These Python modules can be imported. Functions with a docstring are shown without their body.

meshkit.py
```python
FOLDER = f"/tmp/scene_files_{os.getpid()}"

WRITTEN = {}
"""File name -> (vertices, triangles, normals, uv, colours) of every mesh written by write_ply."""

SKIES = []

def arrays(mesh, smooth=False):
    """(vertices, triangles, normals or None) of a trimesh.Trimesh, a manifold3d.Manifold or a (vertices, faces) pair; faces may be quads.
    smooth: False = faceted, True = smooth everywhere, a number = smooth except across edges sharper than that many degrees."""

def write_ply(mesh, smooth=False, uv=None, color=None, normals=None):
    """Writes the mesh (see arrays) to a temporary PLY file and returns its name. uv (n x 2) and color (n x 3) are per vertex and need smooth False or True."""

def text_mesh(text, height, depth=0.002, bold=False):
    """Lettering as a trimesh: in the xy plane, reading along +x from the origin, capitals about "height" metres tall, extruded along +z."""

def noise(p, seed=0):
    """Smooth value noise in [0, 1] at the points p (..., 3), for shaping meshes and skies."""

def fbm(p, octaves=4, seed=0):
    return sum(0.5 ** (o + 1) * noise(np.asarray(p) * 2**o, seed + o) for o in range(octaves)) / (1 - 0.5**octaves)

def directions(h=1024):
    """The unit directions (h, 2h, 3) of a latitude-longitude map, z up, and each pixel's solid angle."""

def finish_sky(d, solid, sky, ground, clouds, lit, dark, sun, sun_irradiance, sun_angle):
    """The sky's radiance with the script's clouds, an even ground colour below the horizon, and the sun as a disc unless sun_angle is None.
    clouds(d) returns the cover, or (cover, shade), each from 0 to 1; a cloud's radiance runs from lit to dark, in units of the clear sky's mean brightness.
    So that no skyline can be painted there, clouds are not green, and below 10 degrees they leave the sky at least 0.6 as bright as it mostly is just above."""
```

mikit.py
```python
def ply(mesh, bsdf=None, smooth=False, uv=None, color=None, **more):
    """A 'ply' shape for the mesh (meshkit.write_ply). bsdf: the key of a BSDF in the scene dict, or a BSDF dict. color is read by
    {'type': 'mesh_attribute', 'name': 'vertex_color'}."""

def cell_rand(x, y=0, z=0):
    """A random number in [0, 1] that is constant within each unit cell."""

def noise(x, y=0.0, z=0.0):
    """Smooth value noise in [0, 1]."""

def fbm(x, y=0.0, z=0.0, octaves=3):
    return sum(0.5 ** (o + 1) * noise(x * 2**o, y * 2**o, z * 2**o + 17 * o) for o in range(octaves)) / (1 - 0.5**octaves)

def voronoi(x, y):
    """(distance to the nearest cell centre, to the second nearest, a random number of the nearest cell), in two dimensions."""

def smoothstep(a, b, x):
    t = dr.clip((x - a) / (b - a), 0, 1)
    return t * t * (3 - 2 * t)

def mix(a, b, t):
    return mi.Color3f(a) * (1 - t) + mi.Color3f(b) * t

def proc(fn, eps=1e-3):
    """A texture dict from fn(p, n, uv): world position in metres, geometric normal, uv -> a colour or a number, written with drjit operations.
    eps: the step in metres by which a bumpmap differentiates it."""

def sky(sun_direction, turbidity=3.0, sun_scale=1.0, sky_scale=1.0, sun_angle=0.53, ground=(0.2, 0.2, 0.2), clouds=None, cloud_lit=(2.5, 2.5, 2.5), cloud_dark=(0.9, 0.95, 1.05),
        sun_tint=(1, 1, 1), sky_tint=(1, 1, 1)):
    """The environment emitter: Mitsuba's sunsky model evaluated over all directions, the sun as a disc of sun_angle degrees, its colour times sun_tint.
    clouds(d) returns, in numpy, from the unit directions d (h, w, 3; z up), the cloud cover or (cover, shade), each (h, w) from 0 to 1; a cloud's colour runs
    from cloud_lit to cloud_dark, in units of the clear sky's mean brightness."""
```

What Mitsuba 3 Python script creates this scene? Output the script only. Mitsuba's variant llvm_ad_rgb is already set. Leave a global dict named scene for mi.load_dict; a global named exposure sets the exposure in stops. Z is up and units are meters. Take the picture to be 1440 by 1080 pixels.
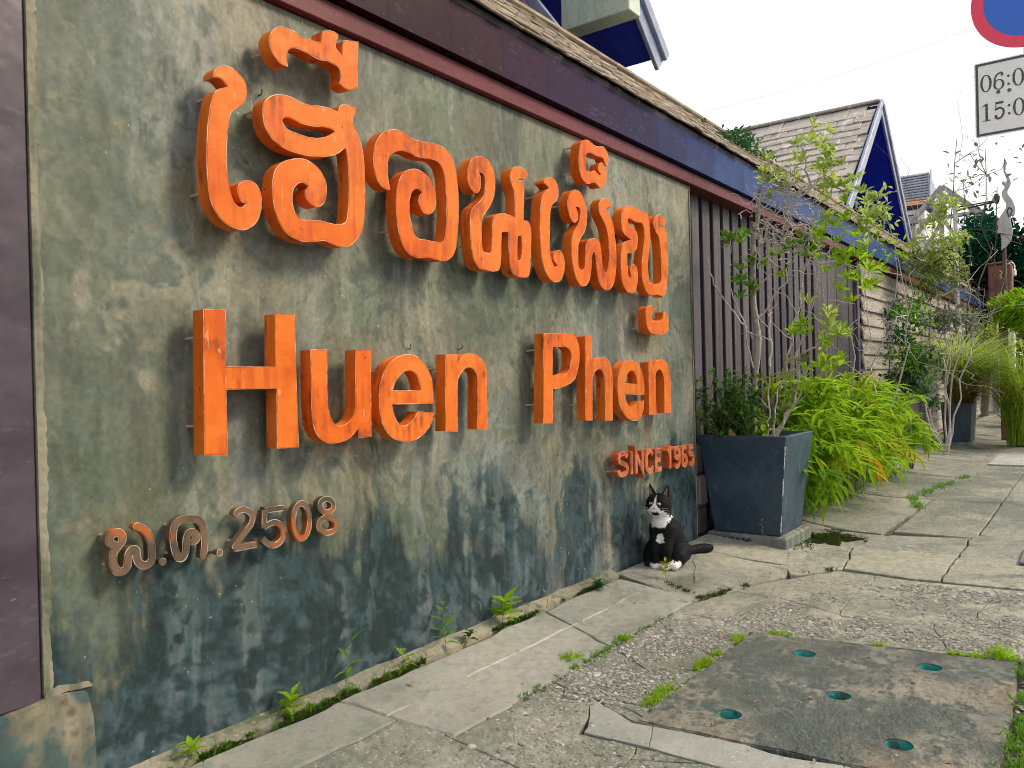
import math, random
import numpy as np, trimesh, drjit as dr, mitsuba as mi, mikit, meshkit, manifold3d, shapely
from shapely import affinity
from shapely.geometry import Polygon, LineString, Point, MultiPolygon, box as sbox
from mikit import proc, noise, fbm, voronoi, cell_rand, smoothstep, mix

T = mi.ScalarTransform4f
rng = np.random.default_rng(11)
scene, labels = {'type': 'scene'}, {}

# ------------------------------------------------------------------ camera, sky, exposure
# the sign wall stands in the plane x = 0 and runs along +y; the pavement lies at x > 0; z is up
EYE = np.array([2.13, 0.0, 1.10])
YAW, PITCH, ROLL = math.atan(830 / 1123), -math.atan(4 / 1123), 0.025
FWD = np.array([-math.sin(YAW) * math.cos(PITCH), math.cos(YAW) * math.cos(PITCH), math.sin(PITCH)])
RIGHT = np.cross(FWD, [0, 0, 1.0]); RIGHT /= np.linalg.norm(RIGHT)
UP = np.cross(RIGHT, FWD) * math.cos(ROLL) + RIGHT * math.sin(ROLL)
scene['camera'] = {'type': 'perspective', 'fov_axis': 'x', 'fov': math.degrees(2 * math.atan(720 / 1123)), 'near_clip': 0.05, 'far_clip': 2000.0,
                   'to_world': T().look_at(origin=EYE.tolist(), target=(EYE + FWD).tolist(), up=UP.tolist())}

def cloud_cover(d):
    n = meshkit.fbm(d * np.array([2.2, 2.2, 4.0]) + 3.7, 5, 4)
    cover = np.clip((n - 0.30) / 0.16, 0, 1)
    return np.clip(0.35 + 0.65 * cover, 0, 1), np.clip((n - 0.62) * 1.5, 0, 0.5)

scene['sky'] = mikit.sky((0.62, 0.44, 0.66), turbidity=3, sun_scale=0.60, sun_angle=18, clouds=cloud_cover, cloud_lit=(2.8, 2.8, 2.8), cloud_dark=(2.4, 2.45, 2.5))
exposure = 2.3

# ------------------------------------------------------------------ helpers
COUNT = {}
def numbered(key):
    if key not in scene and key not in labels: return key
    n = COUNT.get(key, 0) + 1
    while f'{key}_{n:03d}' in scene or f'{key}_{n:03d}' in labels: n += 1
    COUNT[key] = n
    return f'{key}_{n:03d}'

def thing(name, label, cat, group=None):
    key = numbered(name)
    labels[key] = {'label': label, 'category': cat}
    if group: labels[key]['group'] = group
    return key

def shape(d, name, parent=None, label=None, cat=None, group=None, kind=None):
    key = numbered(parent + '__' + name if parent else name)
    scene[key] = d
    e = {k: v for k, v in (('label', label), ('category', cat), ('group', group), ('kind', kind)) if v}
    if e: labels[key] = e
    return key

def obj(name, mesh, bsdf, parent=None, smooth=False, uv=None, color=None, to=None, **tags):
    d = mikit.ply(mesh, bsdf, smooth=smooth, uv=uv, color=color)
    if to is not None: d = {**d, 'to_world': to}
    return shape(d, name, parent, **tags)

def tm(v, f): return trimesh.Trimesh(np.asarray(v, float), np.asarray(f, int), process=False)
def cat(ms): return trimesh.util.concatenate([m for m in ms if m is not None and len(m.faces)])

def rbox(x0, y0, z0, x1, y1, z1, b=0.006):
    """A box with chamfered edges."""
    a, c = np.array([x0, y0, z0], float), np.array([x1, y1, z1], float)
    a, c = np.minimum(a, c), np.maximum(a, c)
    b = min(b, *(0.3 * (c - a)))
    pts = []
    for sx in (0, 1):
        for sy in (0, 1):
            for sz in (0, 1):
                s = np.array([sx, sy, sz])
                p = np.where(s, c, a); q = np.where(s, -b, b)
                for k in range(3):
                    o = q.copy(); o[k] = 0
                    pts.append(p + o)
    return trimesh.convex.convex_hull(np.array(pts))

def bar(p, q, w, h, b=0.004, up=(0, 0, 1)):
    """A chamfered beam from p to q, w wide (sideways) and h deep (along up)."""
    p, q = np.asarray(p, float), np.asarray(q, float)
    L = np.linalg.norm(q - p); d = (q - p) / L
    s = np.cross(d, up); s /= np.linalg.norm(s); u = np.cross(s, d)
    m = rbox(0, -w / 2, -h / 2, L, w / 2, h / 2, b)
    m.vertices = p + m.vertices[:, :1] * d + m.vertices[:, 1:2] * s + m.vertices[:, 2:] * u
    return m

def tube(pts, rad, sides=6, close=True):
    p = np.asarray(pts, float); n = len(p)
    rad = np.broadcast_to(np.asarray(rad, float), (n,))
    t = np.gradient(p, axis=0); t /= np.linalg.norm(t, axis=1, keepdims=True) + 1e-12
    ref = np.array([0.31, 0.17, 0.93]); ref = ref if abs(t.mean(0) @ ref) < 0.9 else np.array([1.0, 0.1, 0])
    a = np.cross(t, ref); a /= np.linalg.norm(a, axis=1, keepdims=True) + 1e-12
    b = np.cross(t, a); ang = np.arange(sides) * 2 * np.pi / sides
    v = p[:, None] + rad[:, None, None] * (np.cos(ang)[None, :, None] * a[:, None] + np.sin(ang)[None, :, None] * b[:, None])
    i, j = np.meshgrid(np.arange(n - 1), np.arange(sides), indexing='ij')
    q = np.stack([i * sides + j, i * sides + (j + 1) % sides, (i + 1) * sides + (j + 1) % sides, (i + 1) * sides + j], -1).reshape(-1, 4)
    f = np.vstack([q[:, [0, 2, 1]], q[:, [0, 3, 2]]])
    v = v.reshape(-1, 3)
    if close:
        v = np.vstack([v, p[:1], p[-1:]]); k = np.arange(sides)
        f = np.vstack([f, np.stack([np.full(sides, n * sides), (k + 1) % sides, k][::-1], 1), np.stack([np.full(sides, n * sides + 1), (n - 1) * sides + k, (n - 1) * sides + (k + 1) % sides][::-1], 1)])
    return tm(v, f)

def spline(pts, n=40):
    """Catmull-Rom through the points."""
    P = np.asarray(pts, float)
    P = np.vstack([2 * P[0] - P[1], P, 2 * P[-1] - P[-2]])
    u = np.linspace(0, len(P) - 3 - 1e-9, n); i = u.astype(int); t = (u - i)[:, None]
    a, b, c, d = P[i], P[i + 1], P[i + 2], P[i + 3]
    return 0.5 * (2 * b + (c - a) * t + (2 * a - 5 * b + 4 * c - d) * t**2 + (3 * b - a - 3 * c + d) * t**3)

def smooth_loop(pts, per=5):
    """Closed outline of (u, v, corner): Catmull-Rom, broken at corners."""
    P = np.array([p[:2] for p in pts], float); C = [bool(p[2]) for p in pts]; n = len(P); out = []
    for i in range(n):
        b, c = P[i], P[(i + 1) % n]
        a = 2 * b - c if C[i] else P[i - 1]
        d = 2 * c - b if C[(i + 1) % n] else P[(i + 2) % n]
        k = 1 if C[i] and C[(i + 1) % n] else per
        for t in np.arange(k) / k:
            out.append(0.5 * (2 * b + (c - a) * t + (2 * a - 5 * b + 4 * c - d) * t * t + (3 * b - a - 3 * c + d) * t**3))
    return np.array(out)

def polys(g): return [p for p in getattr(g, 'geoms', [g]) if isinstance(p, Polygon) and p.area > 1e-7]

def prism(poly, h):
    """A polygon extruded along +z."""
    return cat([trimesh.creation.extrude_polygon(p, h, engine='earcut') for p in polys(poly)])

def to_wall(m):
    """(u, v, w) -> x = w, y = u, z = v."""
    m = m.copy(); m.vertices = m.vertices[:, [2, 0, 1]]; return m

def lathe(prof, n=24):
    r, z = np.array(prof, float).T; a = np.arange(n) * 2 * np.pi / n
    v = np.stack([r[:, None] * np.cos(a), r[:, None] * np.sin(a), np.broadcast_to(z[:, None], (len(r), n))], -1).reshape(-1, 3)
    f = []
    for i in range(len(r) - 1):
        for j in range(n):
            k = (j + 1) % n
            f += [[i * n + j, i * n + k, (i + 1) * n + k], [i * n + j, (i + 1) * n + k, (i + 1) * n + j]]
    return tm(v, f)

# ------------------------------------------------------------------ materials
def rgb(*c): return {'type': 'rgb', 'value': list(c)}

def mat(key, color, rough=0.6, bump=None, scale=0.01, eps=1e-3, two=True, kind='principled', **kw):
    col = proc(color) if callable(color) else (color if isinstance(color, dict) else rgb(*color))
    b = {'type': kind, 'base_color': col, 'roughness': proc(rough) if callable(rough) else rough, **kw}
    if bump is not None: b = {'type': 'bumpmap', 'texture': proc(bump, eps), 'scale': scale, 'nested': b}
    scene[key] = {'type': 'twosided', 'nested': b} if two else b
    return key

def leaf_mat(key, c, trans=0.9, var=0.35):
    def fn(p, n, uv):
        k = fbm(p.x * 23, p.y * 23, p.z * 23, 2)
        return mi.Color3f(*c) * (1 - var + 2 * var * k)
    scene[key] = {'type': 'principledthin', 'base_color': proc(fn), 'roughness': 0.45, 'diff_trans': trans, 'spec_trans': 0.0, 'eta': 1.4}
    return key

def wall_color(p, n, uv):
    y, z = p.y + 0.3 * p.x, p.z
    wx = 0.34 * (fbm(y * 2.3, z * 1.9, 60, 5) - 0.5); wz = 0.34 * (fbm(y * 2.1 + 8, z * 2.4, 61, 5) - 0.5)
    u, v = y + wx + 0.25 * z, z + wz - 0.2 * y
    a = fbm(u * 1.5 + 3, v * 1.2 + 9, 0, 6); b = fbm(u * 2.6 + 11, v * 2.0 + 40, 5, 6); g = fbm(u * 1.8 + 70, v * 0.9, 3, 5)
    cloud = fbm(u * 5.1 + 2, v * 4.3, 9, 6); fine = fbm(u * 26, v * 21, 2, 4); grain = fbm(y * 90 + 20 * wx, z * 80, 14, 3)
    c = mix((0.132, 0.144, 0.106), (0.285, 0.277, 0.208), smoothstep(0.36, 0.64, 0.45 * a + 0.55 * cloud))
    c = mix(c, (0.092, 0.136, 0.090), 0.66 * smoothstep(0.45, 0.63, 0.5 * b + 0.5 * cloud))
    c = mix(c, (0.205, 0.240, 0.245), 0.60 * smoothstep(0.44, 0.62, 0.6 * g + 0.4 * fine))
    c = mix(c, (0.235, 0.172, 0.090), 0.50 * smoothstep(0.52, 0.68, 0.6 * fbm(u * 2.3 + 5, v * 1.5 + 21, 7, 5) + 0.4 * cloud))
    algae = smoothstep(0.47, 0.65, 0.55 * fbm(u * 2.7, v * 1.6 + 4, 13, 5) + 0.45 * fine + 0.15 * (1 - smoothstep(0.92, 1.7, y)))
    c = mix(c, (0.046, 0.078, 0.052), 0.62 * algae)
    # soot and lichen blots, then run-down mould: upright streaks, dense near the pavement, with ragged ends
    c = mix(c, (0.050, 0.060, 0.052), 0.55 * smoothstep(0.50, 0.66, 0.5 * fbm(u * 6.0 + 31, v * 5.0, 17, 5) + 0.5 * fine))
    wy = y + 0.09 * (fbm(y * 4, z * 3, 1, 5) - 0.5)
    st = fbm(wy * 4.4, z * 0.85 + 3, 21, 6); st2 = fbm(wy * 19.0, z * 2.2, 23, 5)
    up = 0.350 + 0.305 * smoothstep(0.25, 1.0, z + 0.5 * (fbm(y * 2.0, z * 0.6, 4, 4) - 0.5))
    t = 0.52 * st + 0.22 * st2 + 0.26 * cloud + 0.10 * (fine - 0.5)
    dark = smoothstep(up, up + 0.12, t)
    c = mix(c, mix((0.004, 0.021, 0.025), (0.022, 0.052, 0.062), smoothstep(0.40, 0.64, 0.5 * cloud + 0.5 * fine)), 0.94 * dark)
    # grey-blue splash dirt with a ragged upper edge
    sp = smoothstep(0.07, -0.07, z - 0.26 - 0.45 * (st2 - 0.5) - 0.35 * (cloud - 0.5))
    c = mix(c, mix((0.018, 0.040, 0.054), (0.080, 0.112, 0.128), smoothstep(0.40, 0.66, 0.4 * st2 + 0.6 * fine)), 0.50 * sp)
    runs = smoothstep(0.53, 0.64, 0.55 * fbm(wy * 12.0, z * 0.7, 31, 4) + 0.45 * st2)
    c = mix(c, (0.30, 0.31, 0.27), 0.30 * runs * (1 - 0.55 * dark) * smoothstep(0.38, 0.56, fine))
    brush = fbm(wy * 40 + 3 * wz, z * 7 + 3 * wx, 33, 4)
    c = c * mi.Color3f(0.92, 0.94, 0.96) * (0.20 + 0.58 * fine + 0.50 * brush + 0.46 * grain)
    return mix(c, (0.50, 0.52, 0.48), 0.5 * smoothstep(0.955, 0.975, noise(y * 110 + 5 * wx, z * 80, 3)) * smoothstep(0.50, 0.58, cloud))
def wall_bump(p, n, uv): return 0.6 * fbm(p.y * 5, p.z * 4, 0, 4) + 0.25 * fbm(p.y * 40, p.z * 26, 3, 3)
mat('concrete_wall_skin', wall_color, 0.62, wall_bump, 0.012, 2e-3, specular=0.35)

def edge_color(p, n, uv):
    k = fbm(p.y * 30, p.z * 5, p.x * 30, 4)
    return mix((0.085, 0.095, 0.064), (0.215, 0.208, 0.155), smoothstep(0.3, 0.65, k))
def block_color(p, n, uv):
    y, z = p.y, p.z; k = fbm(y * 7, z * 6, 1, 5); g = fbm(y * 40, z * 34, 4, 4); st = fbm(y * 9, z * 2.2, 6, 5)
    c = mix((0.120, 0.118, 0.082), (0.240, 0.212, 0.150), smoothstep(0.36, 0.62, 0.6 * k + 0.4 * g))
    c = mix(c, (0.014, 0.052, 0.058), 0.88 * smoothstep(0.43, 0.56, 0.5 * st + 0.3 * k + 0.2 * g + 0.10 * smoothstep(0.30, 0.16, z)))
    return c * (0.6 + 0.8 * g)
mat('block_skin', block_color, 0.75, wall_bump, 0.012, 2e-3)
mat('pale_mortar', edge_color, 0.8, lambda p, n, uv: fbm(p.x * 60, p.y * 60, p.z * 60, 3), 0.004)

def orange(p, n, uv):
    a = fbm(p.y * 9, p.z * 7, p.x * 9, 5); b = fbm(p.y * 34, p.z * 30, p.x * 34, 4); s = fbm(p.y * 3.2 + 9, p.z * 2.6, p.x * 5, 3)
    drip = fbm(p.y * 62, p.z * 5.5, p.x * 62, 4); wear = noise(p.y * 130, p.z * 24, p.x * 130)
    c = mix((0.600, 0.115, 0.006), (0.630, 0.158, 0.017), smoothstep(0.35, 0.65, s)) * (0.86 + 0.28 * b)
    c = mix(c, (0.47, 0.070, 0.006), 0.70 * smoothstep(0.50, 0.66, 0.6 * a + 0.4 * drip))
    c = mix(c, (0.20, 0.045, 0.012), 0.75 * smoothstep(0.58, 0.70, 0.45 * a + 0.35 * b + 0.2 * drip))
    c = mix(c, (0.70, 0.42, 0.24), 0.45 * smoothstep(0.88, 0.95, wear) * smoothstep(0.45, 0.6, b))
    return mix(c, (0.05, 0.025, 0.02), 0.9 * smoothstep(0.945, 0.965, noise(p.y * 52, p.z * 52, p.x * 52)))
mat('orange_paint', orange, lambda p, n, uv: 0.36 + 0.36 * fbm(p.y * 13, p.z * 11, p.x * 13, 3), lambda p, n, uv: fbm(p.y * 16, p.z * 16, p.x * 16, 4), 0.006, specular=0.25)
mat('orange_edge', lambda p, n, uv: mix((0.60, 0.17, 0.04), (0.78, 0.46, 0.28), smoothstep(0.40, 0.70, fbm(p.y * 32, p.z * 32, 0, 3))), 0.5)
def small_orange(p, n, uv):
    a = fbm(p.y * 22, p.z * 20, p.x * 22, 4)
    return mix(mix((0.40, 0.070, 0.015), (0.48, 0.150, 0.060), smoothstep(0.35, 0.6, a)), (0.24, 0.05, 0.02), smoothstep(0.56, 0.72, fbm(p.y * 31, p.z * 9, 4, 3)))
mat('rusty_orange', small_orange, 0.5)
def brown_letter(p, n, uv):
    a = fbm(p.y * 13 + 4, p.z * 9, p.x * 9, 4)
    return mix(mix((0.060, 0.045, 0.030), (0.140, 0.080, 0.045), smoothstep(0.35, 0.6, a)), (0.330, 0.085, 0.014), smoothstep(0.52, 0.70, fbm(p.y * 7 + 1, p.z * 8, 2, 3)))
mat('rusty_brown', brown_letter, 0.5)
mat('brown_edge', lambda p, n, uv: mix((0.16, 0.12, 0.08), (0.52, 0.47, 0.36), smoothstep(0.40, 0.68, fbm(p.y * 26, p.z * 26, 0, 3))), 0.5)
mat('pin_metal', (0.55, 0.42, 0.36), 0.4, metallic=0.4)

def painted(c1, c2, scale=1.0):
    def fn(p, n, uv):
        k = fbm(p.x * 6 * scale, p.y * 3 * scale, p.z * 6 * scale, 4); f = fbm(p.x * 60, p.y * 60, p.z * 60, 2)
        c = mix(c1, c2, smoothstep(0.3, 0.7, k)) * (0.70 + 0.24 * f + 0.36 * fbm(p.x * 70, p.y * 26, p.z * 9, 4))
        return mix(c, c * 0.6 + mi.Color3f(0.06, 0.06, 0.06), 0.45 * smoothstep(0.60, 0.70, 0.35 * fbm(p.x * 9 + 5, p.y * 7, p.z * 9, 4) + 0.65 * fbm(p.x * 70, p.y * 40, p.z * 70, 3)))
    return fn
mat('post_paint', painted((0.038, 0.027, 0.042), (0.060, 0.046, 0.066)), 0.42, lambda p, n, uv: fbm(p.y * 12, p.z * 12, p.x, 3), 0.004)
mat('maroon_paint', painted((0.095, 0.018, 0.024), (0.130, 0.032, 0.042)), 0.45, specular=0.2)
GLOW_KEYS = np.array([(0.024, 0.007, 0.012), (0.026, 0.008, 0.020), (0.024, 0.009, 0.034), (0.016, 0.012, 0.050), (0.014, 0.026, 0.100), (0.020, 0.052, 0.185)])  # glare along the roof edge, maroon turning blue, put into the board colours
FASCIA_GLOW = [np.array([np.interp(t, np.linspace(0, 1, 6), GLOW_KEYS[:, i]) for i in range(3)]) for t in np.linspace(0, 1, 11)]
for k, c in enumerate(FASCIA_GLOW): mat(f'fascia_{k}', painted(tuple(map(float, c * 0.85)), tuple(map(float, c * 1.15))), 0.42, specular=0.10)
mat('soffit_blue', painted((0.012, 0.030, 0.42), (0.018, 0.045, 0.50)), 0.35)  # blue paint deepened to carry the lens flare tint of the shaded eaves
mat('house_purple', painted((0.055, 0.035, 0.075), (0.085, 0.055, 0.100)), 0.5)
mat('barge_pink', painted((0.30, 0.19, 0.27), (0.40, 0.28, 0.36)), 0.4)
mat('barge_grey', painted((0.20, 0.24, 0.36), (0.30, 0.34, 0.46)), 0.4)
mat('pale_green', painted((0.46, 0.55, 0.47), (0.56, 0.64, 0.55), 0.6), 0.5)

def tile_color(c1, c2, c3):
    def fn(p, n, uv):
        k = cell_rand(dr.floor(p.y * 9.1), dr.floor(p.z * 24), 3); f = fbm(p.x * 30, p.y * 30, p.z * 30, 3)
        c = mix(c1, c2, k) * (0.7 + 0.6 * f)
        return mix(c, c3, smoothstep(0.62, 0.74, fbm(p.y * 6, p.z * 9, p.x * 9, 3)))
    return fn
mat('roof_tile', tile_color((0.150, 0.120, 0.085), (0.300, 0.245, 0.180), (0.42, 0.38, 0.32)), 0.6)
mat('roof_tile_pale', tile_color((0.270, 0.240, 0.212), (0.390, 0.352, 0.318), (0.45, 0.44, 0.42)), 0.55)
mat('grey_tile', tile_color((0.20, 0.21, 0.26), (0.30, 0.31, 0.37), (0.36, 0.38, 0.42)), 0.5)
def slat_color(p, n, uv):
    k = fbm(p.y * 50, p.z * 2.0, p.x * 50, 4); r = cell_rand(dr.floor(p.y * 5.0), 2)
    return mix((0.030, 0.024, 0.031), (0.076, 0.062, 0.074), smoothstep(0.3, 0.7, 0.7 * k + 0.3 * r))
mat('brown_slat', slat_color, 0.45, lambda p, n, uv: fbm(p.y * 60, p.z * 2.5, p.x * 60, 3), 0.004)
mat('dark_wood', painted((0.020, 0.016, 0.018), (0.040, 0.032, 0.034)), 0.6)
def board_color(p, n, uv):
    k = fbm(p.y * 3, p.z * 30, p.x * 9, 4); r = cell_rand(dr.floor((p.z + 0.02) * 5.9), 1)
    c = mix((0.16, 0.142, 0.122), (0.29, 0.268, 0.236), smoothstep(0.25, 0.7, 0.65 * k + 0.35 * r))
    return mix(c, (0.10, 0.09, 0.082), 0.7 * smoothstep(0.58, 0.7, fbm(p.y * 2, p.z * 9, 4, 3)))
mat('grey_board', board_color, 0.7, lambda p, n, uv: fbm(p.y * 4, p.z * 50, 0, 3), 0.005)
mat('grey_timber', painted((0.24, 0.22, 0.24), (0.36, 0.33, 0.34)), 0.7)
mat('white_render', painted((0.70, 0.70, 0.70), (0.80, 0.80, 0.78)), 0.7)
# ------------------------------------------------------------------ ground
def ground_h(x): 
    t = np.clip(np.asarray(x, float) / 0.6, 0, 1); return 0.06 * (1 - t * t * (3 - 2 * t))

def grit(c1, c2, c3, speck=0.5):
    def fn(p, n, uv):
        a = fbm(p.x * 2.3 + 4, p.y * 1.7, 0, 4); b = fbm(p.x * 9, p.y * 7, 3, 4); f = noise(p.x * 160, p.y * 160, p.z * 160); g = fbm(p.x * 46, p.y * 38, 6, 3)
        c = mix(c1, c2, smoothstep(0.35, 0.65, 0.65 * a + 0.35 * b))
        c = mix(c, c3, 0.85 * smoothstep(0.46, 0.64, 0.6 * fbm(p.x * 3.2 + 7, p.y * 2.6, 8, 5) + 0.4 * g))
        c = c * (0.74 + 0.52 * g)
        c = mix(c, (0.50, 0.48, 0.44), speck * smoothstep(0.80, 0.88, f))
        return mix(c, (0.05, 0.055, 0.05), speck * smoothstep(0.22, 0.14, f))
    return fn
def grit_bump(p, n, uv): return 0.5 * fbm(p.x * 22, p.y * 22, p.z * 22, 3) + 0.5 * fbm(p.x * 90, p.y * 90, p.z * 90, 3)
def worn_paving(p, n, uv):
    """One continuous worn surface: grey concrete with greenish, pinkish and sandy patches, grime and exposed grit."""
    wx = 0.4 * (fbm(p.x * 1.7, p.y * 1.5, 70, 4) - 0.5); x, y = p.x + wx, p.y + 0.4 * (fbm(p.x * 1.4 + 5, p.y * 1.6, 71, 4) - 0.5)
    a = fbm(x * 1.3 + 4, y * 1.0, 0, 5); b = fbm(x * 2.2, y * 1.6 + 9, 3, 5); m = fbm(x * 5.5, y * 4.6, 6, 5); g = fbm(p.x * 44, p.y * 36, p.z * 40, 4); f = noise(p.x * 150, p.y * 150, p.z * 150)
    c = mix((0.128, 0.132, 0.118), (0.215, 0.202, 0.184), smoothstep(0.36, 0.62, 0.6 * a + 0.4 * m))
    c = mix(c, (0.105, 0.118, 0.096), 0.65 * smoothstep(0.50, 0.66, 0.6 * b + 0.4 * m))
    sand = smoothstep(0.54, 0.70, 0.55 * fbm(x * 1.1 + 31, y * 0.8 + 3, 8, 4) + 0.30 * m + 0.15 * g + 0.20 * smoothstep(0.9, 0.2, dr.abs(p.y - 4.9)))
    c = mix(c, (0.310, 0.286, 0.236), 0.66 * sand)
    c = mix(c, (0.060, 0.066, 0.055), 0.70 * smoothstep(0.56, 0.68, 0.45 * fbm(x * 3.1 + 17, y * 2.4, 12, 5) + 0.30 * m + 0.25 * g))
    c = c * mi.Color3f(0.90, 0.97, 0.93) * (0.60 + 0.80 * g)
    c = mix(c, (0.42, 0.41, 0.37), 0.45 * smoothstep(0.80, 0.88, f)); c = mix(c, (0.03, 0.033, 0.03), 0.5 * smoothstep(0.24, 0.15, f))
    return c
def cover_color(p, n, uv):
    m = fbm(p.x * 4.2, p.y * 3.6, 1, 6); b = fbm(p.x * 2.6 + 9, p.y * 2.2, 4, 5); g = fbm(p.x * 48, p.y * 40, 6, 4); f = noise(p.x * 170, p.y * 170, 3)
    c = mix((0.060, 0.076, 0.070), (0.165, 0.158, 0.130), smoothstep(0.38, 0.62, 0.6 * m + 0.4 * g))
    c = mix(c, (0.150, 0.115, 0.075), 0.55 * smoothstep(0.52, 0.66, 0.6 * b + 0.4 * m))
    c = mix(c, (0.030, 0.042, 0.042), 0.75 * smoothstep(0.52, 0.64, 0.5 * fbm(p.x * 7 + 3, p.y * 6, 9, 5) + 0.5 * g))
    c = c * (0.55 + 0.9 * g)
    return mix(c, (0.40, 0.40, 0.36), 0.5 * smoothstep(0.93, 0.96, f))
mat('worn_paving', worn_paving, 0.8, grit_bump, 0.014)
mat('concrete_smooth', grit((0.179, 0.183, 0.167), (0.222, 0.227, 0.206), (0.108, 0.126, 0.106), 0.15), 0.8, grit_bump, 0.006)
mat('concrete_pale', grit((0.239, 0.251, 0.235), (0.303, 0.314, 0.292), (0.177, 0.194, 0.181), 0.25), 0.78, grit_bump, 0.005)
mat('cover_concrete', cover_color, 0.75, grit_bump, 0.020)
mat('soil', grit((0.060, 0.055, 0.042), (0.110, 0.098, 0.076), (0.030, 0.038, 0.022), 0.4), 0.95, grit_bump, 0.02)
mat('asphalt', grit((0.045, 0.045, 0.047), (0.062, 0.062, 0.062), (0.035, 0.035, 0.036), 0.3), 0.85, grit_bump, 0.01)
mat('moss_green', lambda p, n, uv: mix((0.018, 0.030, 0.008), (0.075, 0.105, 0.020), fbm(p.x * 40, p.y * 40, p.z * 40, 3)), 0.95)

xs = np.array([-140, -30, -6, -2, -0.5, 0, 0.1, 0.2, 0.3, 0.4, 0.5, 0.6, 0.9, 1.4, 2.0, 2.58]); ys = np.array([-140, -20, -4, 0, 1, 2, 3, 4, 5, 6, 8, 10, 14, 20, 40, 90, 140.0])
gx, gy = np.meshgrid(xs, ys, indexing='ij'); gz = ground_h(gx) - 0.022
def grid_faces(n, m):
    i, j = np.meshgrid(np.arange(n - 1), np.arange(m - 1), indexing='ij'); i, j = i.ravel(), j.ravel()
    q = np.stack([i * m + j, (i + 1) * m + j, (i + 1) * m + j + 1, i * m + j + 1], 1)
    return np.vstack([q[:, [0, 1, 2]], q[:, [0, 2, 3]]])
obj('ground', tm(np.stack([gx, gy, gz], -1).reshape(-1, 3), grid_faces(*gx.shape)), 'soil', kind='structure')
obj('kerb', rbox(2.45, -30, -0.16, 2.58, 120, -0.001, 0.012), 'worn_paving', kind='structure')
obj('road', tm([[2.58, -140, -0.13], [140, -140, -0.13], [140, 140, -0.13], [2.58, 140, -0.13]], [[0, 1, 2], [0, 2, 3]]), 'asphalt', kind='structure')

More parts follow.
